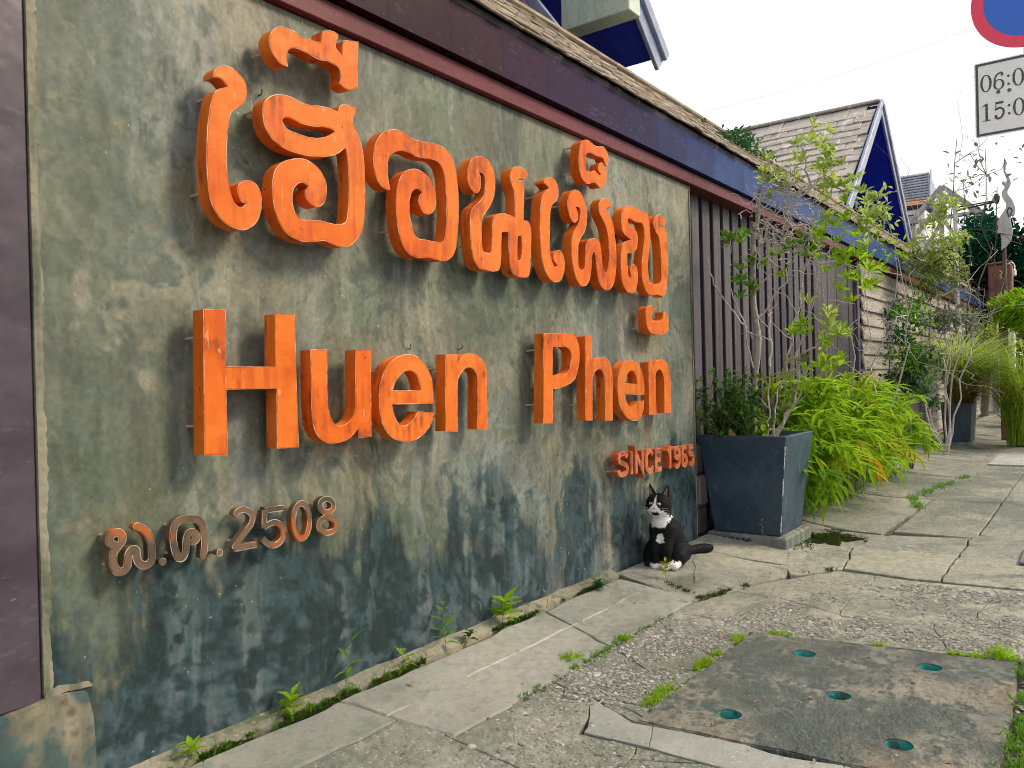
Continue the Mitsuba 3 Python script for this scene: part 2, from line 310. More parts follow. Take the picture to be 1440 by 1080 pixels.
# the pavement: cracked slabs, each a piece with bevelled edges
def wobble(xy, amp=0.012, f=9.0):
    q = np.c_[xy * f, np.zeros(len(xy))]
    return xy + amp * (np.stack([meshkit.fbm(q, 3, 1), meshkit.fbm(q + 31.7, 3, 2)], -1) - 0.5) * 2

def slab(poly, bsdf, lift=0.0, bevel=0.0028, amp=0.018, thick=0.03, name='paving_slab', parent='pavement', **tags):
    for p in polys(poly):
        p = Polygon(wobble(np.array(p.segmentize(0.07).exterior.coords), amp)) if amp else p.segmentize(0.25)
        p = p.buffer(0)
        for p in polys(p):
            if p.area < 4e-4: continue
            p = shapely.geometry.polygon.orient(p.simplify(0.0015))
            o = np.array(p.exterior.coords)[:-1]
            e = np.roll(o, -1, 0) - o; nrm = np.c_[-e[:, 1], e[:, 0]]; nrm /= np.linalg.norm(nrm, axis=1, keepdims=True) + 1e-12
            vn = nrm + np.roll(nrm, 1, 0); vn /= np.maximum(np.linalg.norm(vn, axis=1, keepdims=True), 0.5)
            i = o + bevel * vn; n = len(o)
            if not Polygon(i).is_valid: i = o + 0.3 * bevel * vn
            if not Polygon(i).is_valid: i = o
            tilt = rng.normal(0, 0.001, 2); c = o.mean(0)
            z = lambda a, d: ground_h(a[:, 0]) + lift + d + np.clip((a - c) @ tilt, -0.004, 0.004)
            v = np.vstack([np.c_[o, z(o, -thick)], np.c_[o, z(o, -bevel)], np.c_[i, z(i, 0)]])
            k = np.arange(n); k2 = (k + 1) % n; f = []
            for a in (0, n): f += [np.stack([a + k, a + k2, a + n + k2], 1), np.stack([a + k, a + n + k2, a + n + k], 1)]
            tv, tf = trimesh.creation.triangulate_polygon(Polygon(i) if Polygon(i).is_valid else p, engine='earcut')
            d = np.linalg.norm(tv[:, None] - i[None], axis=2).argmin(1) + 2 * n
            tf = d[tf]; a2 = v[tf]; s = np.cross(a2[:, 1] - a2[:, 0], a2[:, 2] - a2[:, 0])[:, 2]
            tf = np.where(s[:, None] < 0, tf[:, ::-1], tf)
            obj(name, tm(v, np.vstack(f + [tf])), bsdf, parent, **tags)

def cells(region, size, seed, stretch=1.0):
    """Irregular cracked pieces of a region: Voronoi cells about size metres across."""
    from scipy.spatial import Voronoi
    r = np.random.default_rng(seed); x0, y0, x1, y1 = region.bounds
    gx, gy = np.meshgrid(np.arange(x0 - 2 * size, x1 + 2 * size, size), np.arange(y0 - 2 * size, y1 + 2 * size, size * stretch), indexing='ij')
    p = np.c_[gx.ravel(), gy.ravel()] + r.uniform(-0.42, 0.42, (gx.size, 2)) * [size, size * stretch]
    vor = Voronoi(p); out = []
    for k in vor.point_region:
        reg = vor.regions[k]
        if -1 in reg or not reg: continue
        g = Polygon(vor.vertices[reg]).intersection(region)
        out += [q for q in polys(g) if q.area > 8e-4]
    return out

labels['pavement'] = {'kind': 'structure'}
COVER = Polygon(wobble(np.array(Polygon([(0.905, 3.33), (1.87, 3.50), (1.90, 2.36), (0.905, 2.27)]).segmentize(0.03).exterior.coords), 0.010, 14.0)).buffer(0)
GAP = 0.0032
# smooth strips beside the wall
LINES = [[(0.088, 0.6), (0.092, 1.75), (0.086, 2.6), (0.092, 3.72)], [(0.50, 0.6), (0.27, 1.40), (0.50, 2.34), (0.505, 3.62)]]
for y0, y1, s0, s1 in ((0.6, 1.76, 0.0, 0.05), (1.763, 2.96, 0.05, -0.06), (2.963, 3.66, -0.06, 0.02)):
    slab(Polygon([(0.088, y0), (0.30, y0 + s0), (0.30 if y0 < 1 else 0.50, y0 + 2 * s0), (0.30 if y0 < 1 else 0.50, y1 + 2 * s1 - 0.003), (0.30, y1 + s1 - 0.003), (0.088, y1 - 0.003)]), 'concrete_smooth', 0.002, 0.006, 0.020)
# the broad cracked concrete round the cat and the planter
beige = Polygon([(0.02, 3.725), (0.50, 3.63), (0.66, 4.20), (0.92, 4.66), (1.30, 4.62), (2.44, 4.72), (2.44, 6.6), (0.97, 6.6), (0.95, 5.85), (0.62, 5.40), (0.02, 5.9)])
for g in cells(Polygon([(0.02, 3.73), (0.50, 3.64), (0.72, 4.36), (0.66, 4.62), (0.02, 4.55)]), 0.62, 5): slab(g.buffer(-GAP / 3), 'worn_paving')
slab(Polygon([(0.02, 4.56), (0.64, 4.63), (0.735, 4.40), (0.94, 4.69), (0.84, 5.30), (0.02, 5.32)]), 'worn_paving')
slab(Polygon([(0.95, 4.69), (1.30, 4.64), (1.42, 4.65), (1.42, 5.95), (0.97, 5.80), (0.85, 5.31)]), 'worn_paving', 0.002)
slab(Polygon([(1.43, 4.66), (2.44, 4.74), (2.44, 6.5), (1.43, 6.05)]), 'worn_paving')
slab(Polygon([(0.02, 5.33), (0.48, 5.33), (0.56, 5.88), (0.90, 5.84), (0.94, 7.6), (0.02, 7.6)]), 'worn_paving')
# band of broken exposed aggregate behind the cover
for g in cells(Polygon([(0.51, 2.4), (0.895, 2.4), (0.895, 3.34), (1.87, 3.53), (2.44, 3.55), (2.44, 4.71), (1.3, 4.61), (0.93, 4.64), (0.68, 4.18), (0.51, 3.63)]), 0.46, 8, 1.2):
    slab(g.buffer(-GAP / 2), 'worn_paving')
# cracked paving in front
PALE = Polygon([(0.80, 2.11), (1.35, 2.14), (2.44, 1.96), (2.44, 2.27), (1.89, 2.35), (0.90, 2.26), (0.70, 2.37)])
for g in cells(Polygon([(0.305, 0.6), (2.44, 0.6), (2.44, 1.97), (1.35, 2.15), (0.9, 2.37), (0.895, 2.40), (0.51, 2.395), (0.507, 1.86), (0.305, 1.85)]).difference(PALE.buffer(0.003)), 0.36, 14, 1.25):
    slab(g.buffer(-GAP / 2), 'worn_paving')
for g in cells(Polygon(wobble(np.array(PALE.segmentize(0.04).exterior.coords), 0.035, 6.0)).buffer(0), 0.34, 21): slab(g.buffer(-GAP / 4), 'concrete_pale', 0.001, 0.002, 0.006)
for g in cells(Polygon([(1.99, 2.30), (2.44, 2.28), (2.44, 3.54), (1.96, 3.52)]), 0.5, 31): slab(g.buffer(-GAP / 2), 'worn_paving')
# regular flags towards the back
ycuts = np.arange(7.62, 34, 0.84)
for a, (y0, y1) in enumerate(zip(ycuts, ycuts[1:])):
    for x0, x1 in ((0.02, 0.947), (0.952, 1.447), (1.452, 1.947), (1.952, 2.44)):
        lo = y0 if x0 > 0.5 or a else y0
        whole = sbox(x0, lo, x1, y1 - 0.004)
        for g in (cells(whole, 0.52, 100 + a * 4 + int(x0 * 2)) if a < 6 and (a * 5 + int(x0 * 10)) % 3 == 0 else [whole]): slab(g.buffer(-0.0012), 'worn_paving' if (a * 7 + int(x0 * 10)) % 5 else 'worn_paving', 0, 0.004, 0.008)
for x0, x1, y0 in ((0.955, 1.445, 5.97), (1.455, 1.945, 6.10), (1.955, 2.44, 6.52)):
    slab(sbox(x0, y0, x1, 7.61), 'worn_paving', 0, 0.006, 0.005)
slab(sbox(1.06, 10.55, 1.44, 11.95), 'concrete_pale', 0.018, name='loose_slab')
# pale line of mortar along the strips
mat('lime_mortar', grit((0.25, 0.24, 0.22), (0.34, 0.33, 0.305), (0.19, 0.185, 0.17), 0.2), 0.85)
for y0, y1, w in ((1.80, 1.90, 0.010), (2.20, 2.50, 0.008), (2.52, 2.95, 0.012), (2.99, 3.22, 0.009), (3.3, 3.55, 0.006)):
    t_ = np.linspace(0, 1, 14); wd = w * (0.35 + 0.9 * meshkit.noise(np.c_[t_ * 9 + y0 * 7, t_ * 0, t_ * 0], 3)) * np.sin(np.pi * np.clip(t_, 0.03, 0.97)) ** 0.4; c_ = 0.266 + 0.010 * (meshkit.fbm(np.c_[(y0 + t_ * (y1 - y0)) * 5, t_ * 0, t_ * 0], 3, 1) - 0.5)
    slab(Polygon(np.r_[np.c_[c_ - wd / 2, y0 + t_ * (y1 - y0)], np.c_[c_ + wd / 2, y0 + t_ * (y1 - y0)][::-1]]), 'lime_mortar', 0.004, 0.002, 0.004, 0.006, name='mortar_line')

# stones of the worn aggregate, half sunk
ico = trimesh.creation.icosahedron()
def stones(name, pts, rmin, rmax, cols, lift=0.0, **tags):
    V, F, Cc = [], [], []
    for k, (x, y) in enumerate(pts):
        r = rmin * (rmax / rmin) ** rng.beta(1.2, 3.0)
        v = ico.vertices * rng.uniform(0.75, 1.25, (12, 1)) * [r, r * rng.uniform(0.55, 0.9), r * rng.uniform(0.22, 0.42)]
        a = rng.uniform(0, 6.28); c, s = math.cos(a), math.sin(a)
        v = v @ np.array([[c, s, 0], [-s, c, 0], [0, 0, 1]]) + [x, y, float(ground_h(x)) + lift + r * 0.04]
        V.append(v); F.append(ico.faces + 12 * k); Cc.append(np.tile(np.array(cols[rng.integers(len(cols))]) * rng.uniform(0.75, 1.2), (12, 1)))
    return obj(name, tm(np.vstack(V), np.vstack(F)), 'stone_mix', color=np.vstack(Cc), **tags)
scene['stone_mix'] = {'type': 'twosided', 'nested': {'type': 'principled', 'base_color': {'type': 'mesh_attribute', 'name': 'vertex_color'}, 'roughness': 0.75}}
def scatter(n, poly, dens=None):
    x0, y0, x1, y1 = poly.bounds; out = []
    while len(out) < n:
        p = rng.uniform([x0, y0], [x1, y1])
        if poly.contains(Point(p)) and (dens is None or rng.random() < dens(*p)): out.append(p)
    return out
band = Polygon([(0.70, 3.36), (0.92, 3.38), (1.88, 3.55), (2.42, 3.58), (2.42, 4.62), (1.35, 4.55), (0.96, 4.1)])
clump = lambda x, y: np.clip((meshkit.fbm(np.array([x * 3.6, y * 3.6, 0.0]), 4, 4) - 0.36) * 3.2, 0.02, 1)
strip = Polygon([(0.50, 2.25), (0.86, 2.35), (0.87, 3.25), (0.62, 3.5), (0.50, 3.3)])
greys = [(0.25, 0.245, 0.23), (0.18, 0.18, 0.17), (0.34, 0.335, 0.31), (0.11, 0.115, 0.11), (0.21, 0.195, 0.175), (0.15, 0.155, 0.14)]
pts = scatter(5200, band, clump) + scatter(2600, strip, clump) + scatter(260, Polygon([(0.5, 1.5), (1.3, 1.5), (1.3, 2.1), (0.5, 2.3)]), clump)
stones('aggregate_stones', pts, 0.004, 0.020, greys, 0.001, kind='stuff', label='grey broken aggregate stones worn out of the paving', cat='gravel')
pts = scatter(700, Polygon([(0.5, 1.6), (2.3, 1.6), (2.4, 4.9), (0.3, 4.4), (0.3, 2.0)]))
stones('loose_grit', pts, 0.002, 0.009, greys, 0.002, kind='stuff', label='loose grit scattered over the pavement', cat='grit')
edge = scatter(420, Polygon([(0.83, 2.2), (0.90, 2.27), (0.90, 3.30), (0.84, 3.30)])) + scatter(300, Polygon([(0.9, 3.345), (1.87, 3.51), (1.87, 3.57), (0.9, 3.41)]), clump) + scatter(420, Polygon([(1.905, 2.36), (1.99, 2.36), (1.97, 3.5), (1.88, 3.5)]))
stones('rubble_stones', edge, 0.005, 0.022, greys + [(0.46, 0.44, 0.40)], -0.008, kind='stuff', label='pale rubble in the joints round the concrete cover', cat='rubble')

# the concrete cover with its five lifting holes
HOLES = [(1.175, 3.175), (1.60, 3.27), (1.39, 2.82), (1.14, 2.475), (1.63, 2.54)]
HR = 0.040
top = COVER.buffer(-0.012).buffer(0.006)
hole = shapely.union_all([Point(p).buffer(HR, 16) for p in HOLES])
cv = thing('manhole_cover', 'large square dark concrete cover with five teal holes set in the pavement', 'manhole cover')
m = prism(top.buffer(-0.004).difference(hole), 0.004); m.apply_translation([0, 0, 0.002])
m2 = prism(top.difference(hole), 0.05); m2.apply_translation([0, 0, -0.048])
ring = np.array(top.exterior.coords)
obj('slab_body', cat([m, m2]), 'cover_concrete', cv)
mat('teal_plastic', lambda p, n, uv: mix(mix((0.008, 0.20, 0.20), (0.020, 0.33, 0.31), fbm(p.x * 40, p.y * 40, 0, 3)), (0.05, 0.06, 0.05), 0.75 * smoothstep(0.52, 0.62, fbm(p.x * 55, p.y * 55, p.z * 20, 4))), 0.45)
cup = lathe([(0, -0.046), (HR - 0.004, -0.046), (HR - 0.003, -0.003), (HR - 0.002, -0.001), (HR - 0.0005, -0.003), (HR - 0.0005, -0.055)], 28)
for x, y in HOLES:
    d = mikit.ply(cup, 'teal_plastic', smooth=40)
    shape({**d, 'to_world': T().translate([x, y, 0.003])}, 'hole_sleeve', cv)
# steel plate at the pavement's edge
mat('plate_steel', grit((0.10, 0.115, 0.135), (0.15, 0.165, 0.18), (0.07, 0.075, 0.08), 0.2), 0.5)
mp = thing('metal_plate', 'dark steel plate lying on the pavement at the right edge of the photo', 'metal plate')
obj('plate_body', rbox(1.735, 5.25, 0.004, 2.05, 5.70, 0.022, 0.006), 'plate_steel', mp); obj('lifting_bar', bar((1.84, 5.40, 0.037), (1.95, 5.40, 0.037), 0.014, 0.012), 'pin_metal', mp)
# wet hollow beside the planter
scene['water_film'] = {'type': 'principled', 'base_color': rgb(0.012, 0.016, 0.008), 'roughness': 0.06, 'specular': 0.5}
a = np.arange(120) * 2 * np.pi / 120
r = 1 + 0.75 * (meshkit.fbm(np.c_[np.cos(a) * 2.4, np.sin(a) * 2.4, a * 0], 4, 5) - 0.5) * 2
pud = Polygon(np.c_[0.66 + 0.17 * r * np.cos(a), 5.52 + 0.20 * r * np.sin(a)])
slab(Polygon([(0.485, 5.335), (0.842, 5.325), (0.962, 5.815), (0.905, 5.835), (0.565, 5.875)]), 'worn_paving', -0.009)
v, f = trimesh.creation.triangulate_polygon(pud, engine='earcut')
obj('puddle', tm(np.c_[v, np.full(len(v), -0.003)], f), 'water_film', kind='structure')
# ------------------------------------------------------------------ the concrete sign wall
WALL_Y0, WALL_Y1, WALL_TOP = 0.895, 4.855, 2.336
w = thing('concrete_wall', 'tall stained grey-green concrete wall carrying the orange shop lettering', 'wall')
obj('wall_face', rbox(-0.16, WALL_Y0 + 0.002, 0.01, 0, WALL_Y1, WALL_TOP, 0.004), 'concrete_wall_skin', w)
# the pale mortar edge by the steel post
n = 160; zz = np.linspace(0.345, WALL_TOP, n); j = 0.013 * (meshkit.fbm(np.c_[zz * 16, np.zeros((n, 2))], 4, 2) - 0.5) + 0.0015 * rng.standard_normal(n); q = 0.002 * meshkit.fbm(np.c_[zz * 40, np.zeros((n, 2))], 3, 5)
v = np.vstack([np.c_[np.full(n, -0.03), np.full(n, WALL_Y0 - 0.004), zz], np.c_[0.0005 + q, WALL_Y0 - 0.003 + 0.15 * j, zz], np.c_[0.0014 + q, WALL_Y0 + 0.006 + 0.4 * j, zz], np.c_[0.0008 + 0.6 * q, WALL_Y0 + 0.016 + j, zz], np.c_[np.full(n, -0.001), WALL_Y0 + 0.019 + j, zz]])
obj('mortar_edge', tm(v, grid_faces(5, n)), 'pale_mortar', w, smooth=30, label='pale rough mortar edge beside the purple post')
# low block under the post, with a broken mortar lip
blk = Polygon([(0.3, 0.0), (0.3, 0.325), (0.78, 0.322), (0.87, 0.330), (0.905, 0.338), (0.95, 0.334), (0.985, 0.326), (0.998, 0.26), (1.004, 0.12), (1.012, 0.0)])
bm = prism(blk.buffer(0.004), 0.19); bm.apply_translation([0, 0, -0.17]); b2 = prism(blk.buffer(-0.002), 0.006); b2.apply_translation([0, 0, 0.018])
obj('post_block', to_wall(cat([bm, b2])), 'block_skin', w, label='low stained concrete block under the purple post')
lip = Polygon([(0.893, 0.342), (0.897, 0.352), (0.925, 0.360), (0.965, 0.352), (1.0, 0.350), (1.006, 0.335), (0.985, 0.336), (0.95, 0.340), (0.91, 0.340)])
lm = prism(Polygon(wobble(np.array(lip.segmentize(0.008).exterior.coords), 0.006, 30.0)).buffer(0), 0.007); lm.apply_translation([0, 0, -0.001]); obj('mortar_lip', to_wall(lm), 'pale_mortar', w)
# footing along the pavement
mat('footing_skin', grit((0.150, 0.150, 0.115), (0.240, 0.225, 0.175), (0.045, 0.065, 0.025), 0.3), 0.85, grit_bump, 0.012)
n = 90; yy = np.linspace(1.012, 3.73, n); wv = 0.006 * (meshkit.fbm(np.c_[yy * 9, yy * 0, yy * 0], 3, 3) - 0.5)
v = np.vstack([np.c_[np.full(n, -0.01), yy, 0.088 + 2 * wv], np.c_[0.010 + wv, yy, 0.078 + 2 * wv], np.c_[0.044 + 2 * wv, yy, 0.066 + wv], np.c_[0.052 + 2 * wv, yy, 0.058 + wv], np.c_[0.053 + 2 * wv, yy, 0.03 + wv]])
obj('footing', tm(v, grid_faces(5, n)), 'footing_skin', w, smooth=50)
corner = [(0.003, WALL_Y1 - 0.006), (0.007, WALL_Y1 - 0.002), (0.006, WALL_Y1 + 0.006), (-0.05, WALL_Y1 + 0.007)]
v = np.vstack([np.c_[np.full(30, a), np.full(30, b) + 0.0015 * rng.standard_normal(30), np.linspace(0.06, WALL_TOP - 0.004, 30)] for a, b in corner])
obj('corner_bead', tm(v, grid_faces(4, 30)), 'pale_mortar', w)
for y, z in ((1.57, 2.022), (2.216, 1.232), (2.52, 1.238)):
    obj('wire_stub', tube(spline([(0, y, z), (0.012, y, z), (0.018, y + 0.002, z + 0.010), (0.013, y + 0.004, z + 0.018)], 9), 0.0022, 5), 'dark_wood', w)
# steel post at the left
p = thing('steel_post', 'broad purple painted steel post at the left end of the wall', 'post')
obj('post_body', rbox(-0.2, 0.3, 0.330, -0.004, WALL_Y0 - 0.006, 2.60, 0.004), 'post_paint', p)
for y, z, s, a in ((0.795, 0.905, 0.03, 0.5), (0.83, 0.60, 0.012, 0.3), (0.87, 0.93, 0.006, 0.2)):
    obj('scratch', bar((-0.0035, y - s / 2, z - a * s / 2), (-0.0035, y + s / 2, z + a * s / 2), 0.0022, 0.003, 0.0005, up=(1, 0, 0)), 'pale_mortar', p)

# ------------------------------------------------------------------ tiled coping roof over wall and fence
cr = thing('coping_roof', 'long narrow tiled roof with maroon fascia carrying painted blue glare running above the wall', 'roof')
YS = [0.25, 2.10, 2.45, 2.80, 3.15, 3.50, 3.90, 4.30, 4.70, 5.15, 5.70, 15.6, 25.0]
for y0, y1 in ((0.25, 4.86), (4.86, 9.4), (9.4, 17), (17, 25)): obj('trim_board', rbox(-0.14, y0 + 0.001, WALL_TOP + 0.002, 0.030, y1, 2.414, 0.004), 'maroon_paint', cr)
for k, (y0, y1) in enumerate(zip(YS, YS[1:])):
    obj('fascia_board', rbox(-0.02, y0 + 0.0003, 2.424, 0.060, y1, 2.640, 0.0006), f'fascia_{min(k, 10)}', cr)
obj('recessed_strip', rbox(-0.14, 0.25, 2.413, 0.014, 25, 2.425, 0.001), 'maroon_paint', cr)
def tile_field(parent, O, A, U, N, na, nr, w, e, thick, bsdf, jit, limit, key=None, name='roof_tile', skip=0.06, light=None):
    """Lapped tiles: na along A (unit) by nr courses up U (unit), w wide, e exposed; the first "limit" in the order of key are parts, the rest one part."""
    O, A, U, N = (np.asarray(x, float) for x in (O, A, U, N)); items = []
    base = rbox(0.003, 0, 0, w - 0.003, e * 2.1, thick, min(0.004, thick * 0.3)); bv = base.vertices
    for r in range(nr):
        for k in range(na):
            a = k * w + (0.5 * w if r % 2 else 0) + rng.normal(0, jit); u = r * e + rng.normal(0, jit)
            lift = thick * (1.0 - bv[:, 1] / (e * 2.1)) * 1.35 + rng.normal(0, jit * 0.35) + (rng.random() < skip) * 0.3 * thick
            tl = rng.normal(0, 0.03)
            v = O + (a + bv[:, :1]) * A + (u + bv[:, 1:2] - thick * 0.2) * U + (bv[:, 2] + lift + tl * (bv[:, 0] - w / 2))[:, None] * N
            items.append((v, O + a * A + u * U))
    if key is not None: items.sort(key=lambda t: key(t[1]))
    for v, _ in items[:limit]: obj(name, tm(v, base.faces), bsdf if light is None or rng.random() > 0.13 else light, parent)
    if items[limit:]: obj(name, cat([tm(v, base.faces) for v, _ in items[limit:]]), bsdf, parent, kind='stuff')
s = math.sqrt(0.5)
dm = tm([[0.064, 0.25, 2.660], [0.064, 25, 2.660], [-0.30, 25, 3.025], [-0.30, 0.25, 3.025], [-0.70, 0.25, 2.62], [-0.70, 25, 2.62], [0.06, 0.25, 2.636], [0.06, 25, 2.636]], [[0, 1, 2], [0, 2, 3], [3, 2, 5], [3, 5, 4], [6, 7, 1], [6, 1, 0]])
obj('roof_deck', dm, 'dark_wood', cr)
tile_field(cr, (0.076, 1.2, 2.650), (0, 1, 0), (-s, 0, s), (s, 0, s), 206, 11, 0.115, 0.049, 0.013, 'roof_tile', 0.006, 300, key=lambda q: max(0, 2.0 - q[1]) * 50 + q[1], light='roof_tile_pale')
obj('ridge_cap', cat([bar((-0.30, y, 3.045 + 0.003 * rng.standard_normal()), (-0.30, y + 0.46, 3.045 + 0.003 * rng.standard_normal()), 0.11, 0.035, 0.012) for y in np.arange(1.0, 25, 0.45)]), 'roof_tile', cr)

# ------------------------------------------------------------------ fences beyond the wall
sf = thing('slat_fence', 'dark brown fence of upright slats just beyond the concrete wall', 'fence')
y = 4.90
while y < 7.75:
    wd = rng.normal(0.128, 0.004)
    obj('slat', rbox(-0.120, y, 0.10, -0.085 + rng.normal(0, 0.003), y + wd, 2.35, 0.004), 'brown_slat', sf); y += 0.186
while y < 9.36:
    obj('slat', rbox(-0.120, y, 0.10, -0.075 + rng.normal(0, 0.002), y + 0.159, 2.35, 0.003), 'brown_slat', sf); y += 0.162
obj('back_panel', rbox(-0.26, 4.87, 0.06, -0.235, 9.40, 2.34, 0.002), 'brown_slat', sf)
obj('bottom_rail', rbox(-0.16, 4.87, 0.05, -0.06, 9.40, 0.098, 0.004), 'brown_slat', sf)
obj('end_post', rbox(-0.14, 9.405, 0.04, -0.035, 9.505, 2.335, 0.005), 'house_purple', sf)
for k, (z0, z1, dx) in enumerate(((0.06, 0.24, 0.0), (0.246, 0.45, 0.012), (0.455, 0.66, -0.006))):
    obj('corner_stone', rbox(-0.09, 4.875, z0, 0.004 + dx, 5.04, z1, 0.022), 'dark_wood' if k != 1 else 'brown_slat', sf, label='dark stone block stacked at the foot of the fence corner')
wf = thing('board_fence', 'weathered grey fence of horizontal lapped boards beyond the brown slats', 'fence')
for seg, (y0, y1) in enumerate(((9.53, 12.9), (12.91, 16.4), (16.41, 20.0))):
    for k in range(13):
        z = 0.14 + 0.166 * k
        m = rbox(0, y0 + rng.uniform(0, 0.006), z, 0.022, y1 - rng.uniform(0, 0.006), z + 0.185, 0.004)
        m.vertices[:, 0] += -0.055 + 0.030 * (1 - (m.vertices[:, 2] - z) / 0.185) + rng.normal(0, 0.002)
        obj('board', m, 'grey_board', wf)
obj('frame', rbox(-0.12, 9.51, 0.05, -0.07, 20.0, 2.33, 0.004), 'grey_board', wf)

# ------------------------------------------------------------------ houses behind
def gable_roof(parent, xf, xb, ya, za, ye0, ye1, ze, over, tile, limit, te=0.19, tw=0.25, barge='barge_grey'):
    """A roof whose ridge runs along x, gable towards the street at x = xf; apex (ya, za), eaves (ye0, ye1, ze)."""
    for side, ye in ((-1, ye0), (1, ye1)):
        L = math.hypot(ye - ya, za - ze); up = np.array([0, (ya - ye) / L, (za - ze) / L]); nn = np.array([0, -up[2] * np.sign(ya - ye) * 1.0, abs(up[1])]); nn[1] = (-1 if side < 0 else 1) * up[2]
        E = np.array([0, ye, ze])
        deck = np.array([[xf, *E[1:]], [xb, *E[1:]], [xb, ya, za], [xf, ya, za]], float); t = 0.05
        v = np.vstack([deck, deck - t * nn]); m = trimesh.convex.convex_hull(v)
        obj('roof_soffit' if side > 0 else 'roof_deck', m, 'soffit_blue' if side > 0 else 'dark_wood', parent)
        nr = int(L / te)
        tile_field(parent, (xf - 0.01, ye, ze) + nn * 0.012, (-1, 0, 0), up, nn, int((xf - xb) / tw), nr, tw, te, 0.022, tile, 0.004, limit if side < 0 else 0, key=lambda q: -q[0])
        # barge boards in two layers
        for k, (dx, wd, dn) in enumerate(((0.028, 0.17, -0.03), (0.058, 0.085, 0.045))):
            a = np.array([xf + dx, ye, ze]) + nn * dn - up * 0.06; b = np.array([xf + dx, ya, za]) + nn * dn
            obj('barge_board', bar(a, b, 0.03, wd, 0.005, up=nn), barge, parent)
    obj('ridge_cap', bar((xf + 0.03, ya, za + 0.05), (xb, ya, za + 0.05), 0.16, 0.05, 0.015), tile, parent)
    wl = prism(Polygon([(ye0 + 0.35, ze - 2.2), (ye1 - 0.35, ze - 2.2), (ye1 - 0.12, ze - 0.0), (ya, za - 0.12), (ye0 + 0.12, ze - 0.0)]), 0.12)
    wl = to_wall(wl); wl.vertices[:, 0] += xf - over
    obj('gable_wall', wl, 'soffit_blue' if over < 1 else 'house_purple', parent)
gh = thing('gable_house', 'upper house with deep blue eave just above the tiled wall roof', 'house')
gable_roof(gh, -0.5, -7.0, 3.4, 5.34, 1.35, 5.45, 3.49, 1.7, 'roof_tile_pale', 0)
pl = [(-0.86, 3.63), (-0.62, 3.30), (-1.2, 3.20), (-3.0, 3.20), (-3.0, 6.0)]
obj('side_wall', bar((-3.0, 4.345, 3.3), (-0.76, 4.345, 3.3), 0.06, 0.50, 0.004), 'house_purple', gh)
def on_strip(d, w, y, th, m):
    u = np.array([0.217, 0, -0.301]); u /= np.linalg.norm(u); q = np.array([0.301, 0, 0.217]); q /= np.linalg.norm(q)
    a = np.array([-0.80, y, 3.53]) + q * d
    return obj('corner_board', bar(a - u * 1.1, a + u * 0.5, th, w, 0.004, up=q), m, gh)
on_strip(-0.075, 0.030, 4.30, 0.05, 'house_purple'); on_strip(-0.035, 0.045, 4.29, 0.05, 'barge_pink'); on_strip(0.022, 0.062, 4.30, 0.05, 'barge_grey')
obj('box_beam', rbox(-0.78, 4.60, 3.462, -0.262, 4.755, 3.98, 0.006), 'pale_green', gh, label='pale green boxed beam end under the blue eave')
gh2 = thing('gable_house', 'house with steep triangular blue gable and tiled slope beyond the slat fence', 'house')
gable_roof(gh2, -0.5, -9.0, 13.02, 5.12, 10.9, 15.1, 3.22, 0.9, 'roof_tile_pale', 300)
sh = thing('small_house', 'small distant house with grey tiled roof seen between gable and timber frame', 'house')
obj('wall', rbox(-4.6, 26.0, 3.0, -1.95, 28.4, 5.85, 0.02), 'white_render', sh)
obj('window', rbox(-2.6, 25.97, 5.30, -2.2, 25.995, 5.70, 0.005), 'dark_wood', sh)
v = np.array([[-4.9, 25.7, 6.05], [-1.75, 25.7, 6.05], [-2.0, 27.2, 7.15], [-4.9, 27.2, 7.15], [-1.75, 28.7, 6.05], [-4.9, 28.7, 6.05]])
obj('roof', cat([trimesh.convex.convex_hull(np.vstack([v[[0, 1, 2, 3]], v[[0, 1, 2, 3]] - [0, 0.03, 0.06]])), trimesh.convex.convex_hull(np.vstack([v[[1, 4, 5, 3, 2]], v[[1, 4, 5, 3, 2]] - [0, 0, 0.06]]))]), 'grey_tile', sh)
obj('roof_course', cat([bar((-4.9, 25.7 + 1.5 * t - 0.012, 6.05 + 1.10 * t + 0.02), (-1.78 - 0.25 * t, 25.7 + 1.5 * t - 0.012, 6.05 + 1.10 * t + 0.02), 0.05, 0.035, 0.004) for t in np.arange(0.0, 0.97, 0.1)]), 'grey_tile', sh)
obj('barge_board', bar((-1.73, 25.66, 6.03), (-1.95, 27.2, 7.17), 0.05, 0.14, 0.004), 'barge_grey', sh); obj('eave_board', bar((-4.9, 25.68, 5.98), (-1.74, 25.68, 5.98), 0.04, 0.12, 0.004), 'orange_edge', sh)
tf = thing('timber_gable', 'weathered grey timber frame gable over a white wall behind the shrubs', 'timber frame')
ap = np.array([-0.93, 22.0, 5.59])
for s_, e_ in ((-1, (-2.35, 22.0, 4.00)), (1, (0.55, 22.0, 4.22))):
    obj('rafter', bar(ap, e_, 0.10, 0.17, 0.01, up=(0, 1, 0)), 'grey_timber', tf); obj('rafter', bar(ap + [0, 1.2, 0], np.array(e_) + [0, 1.2, 0], 0.10, 0.17, 0.01, up=(0, 1, 0)), 'grey_timber', tf)
obj('collar_beam', bar((-1.75, 21.93, 4.78), (-0.05, 21.93, 4.85), 0.08, 0.14, 0.008, up=(0, 1, 0)), 'grey_timber', tf)
obj('king_post', bar((-0.95, 21.9, 3.2), (-0.94, 21.9, 5.50), 0.10, 0.10, 0.008, up=(0, 1, 0)), 'grey_timber', tf)
obj('brace', bar((-1.55, 21.96, 3.70), (-0.98, 21.96, 4.68), 0.08, 0.10, 0.008, up=(0, 1, 0)), 'grey_timber', tf); obj('brace', bar((-0.30, 21.96, 3.70), (-0.88, 21.96, 4.72), 0.08, 0.10, 0.008, up=(0, 1, 0)), 'grey_timber', tf)
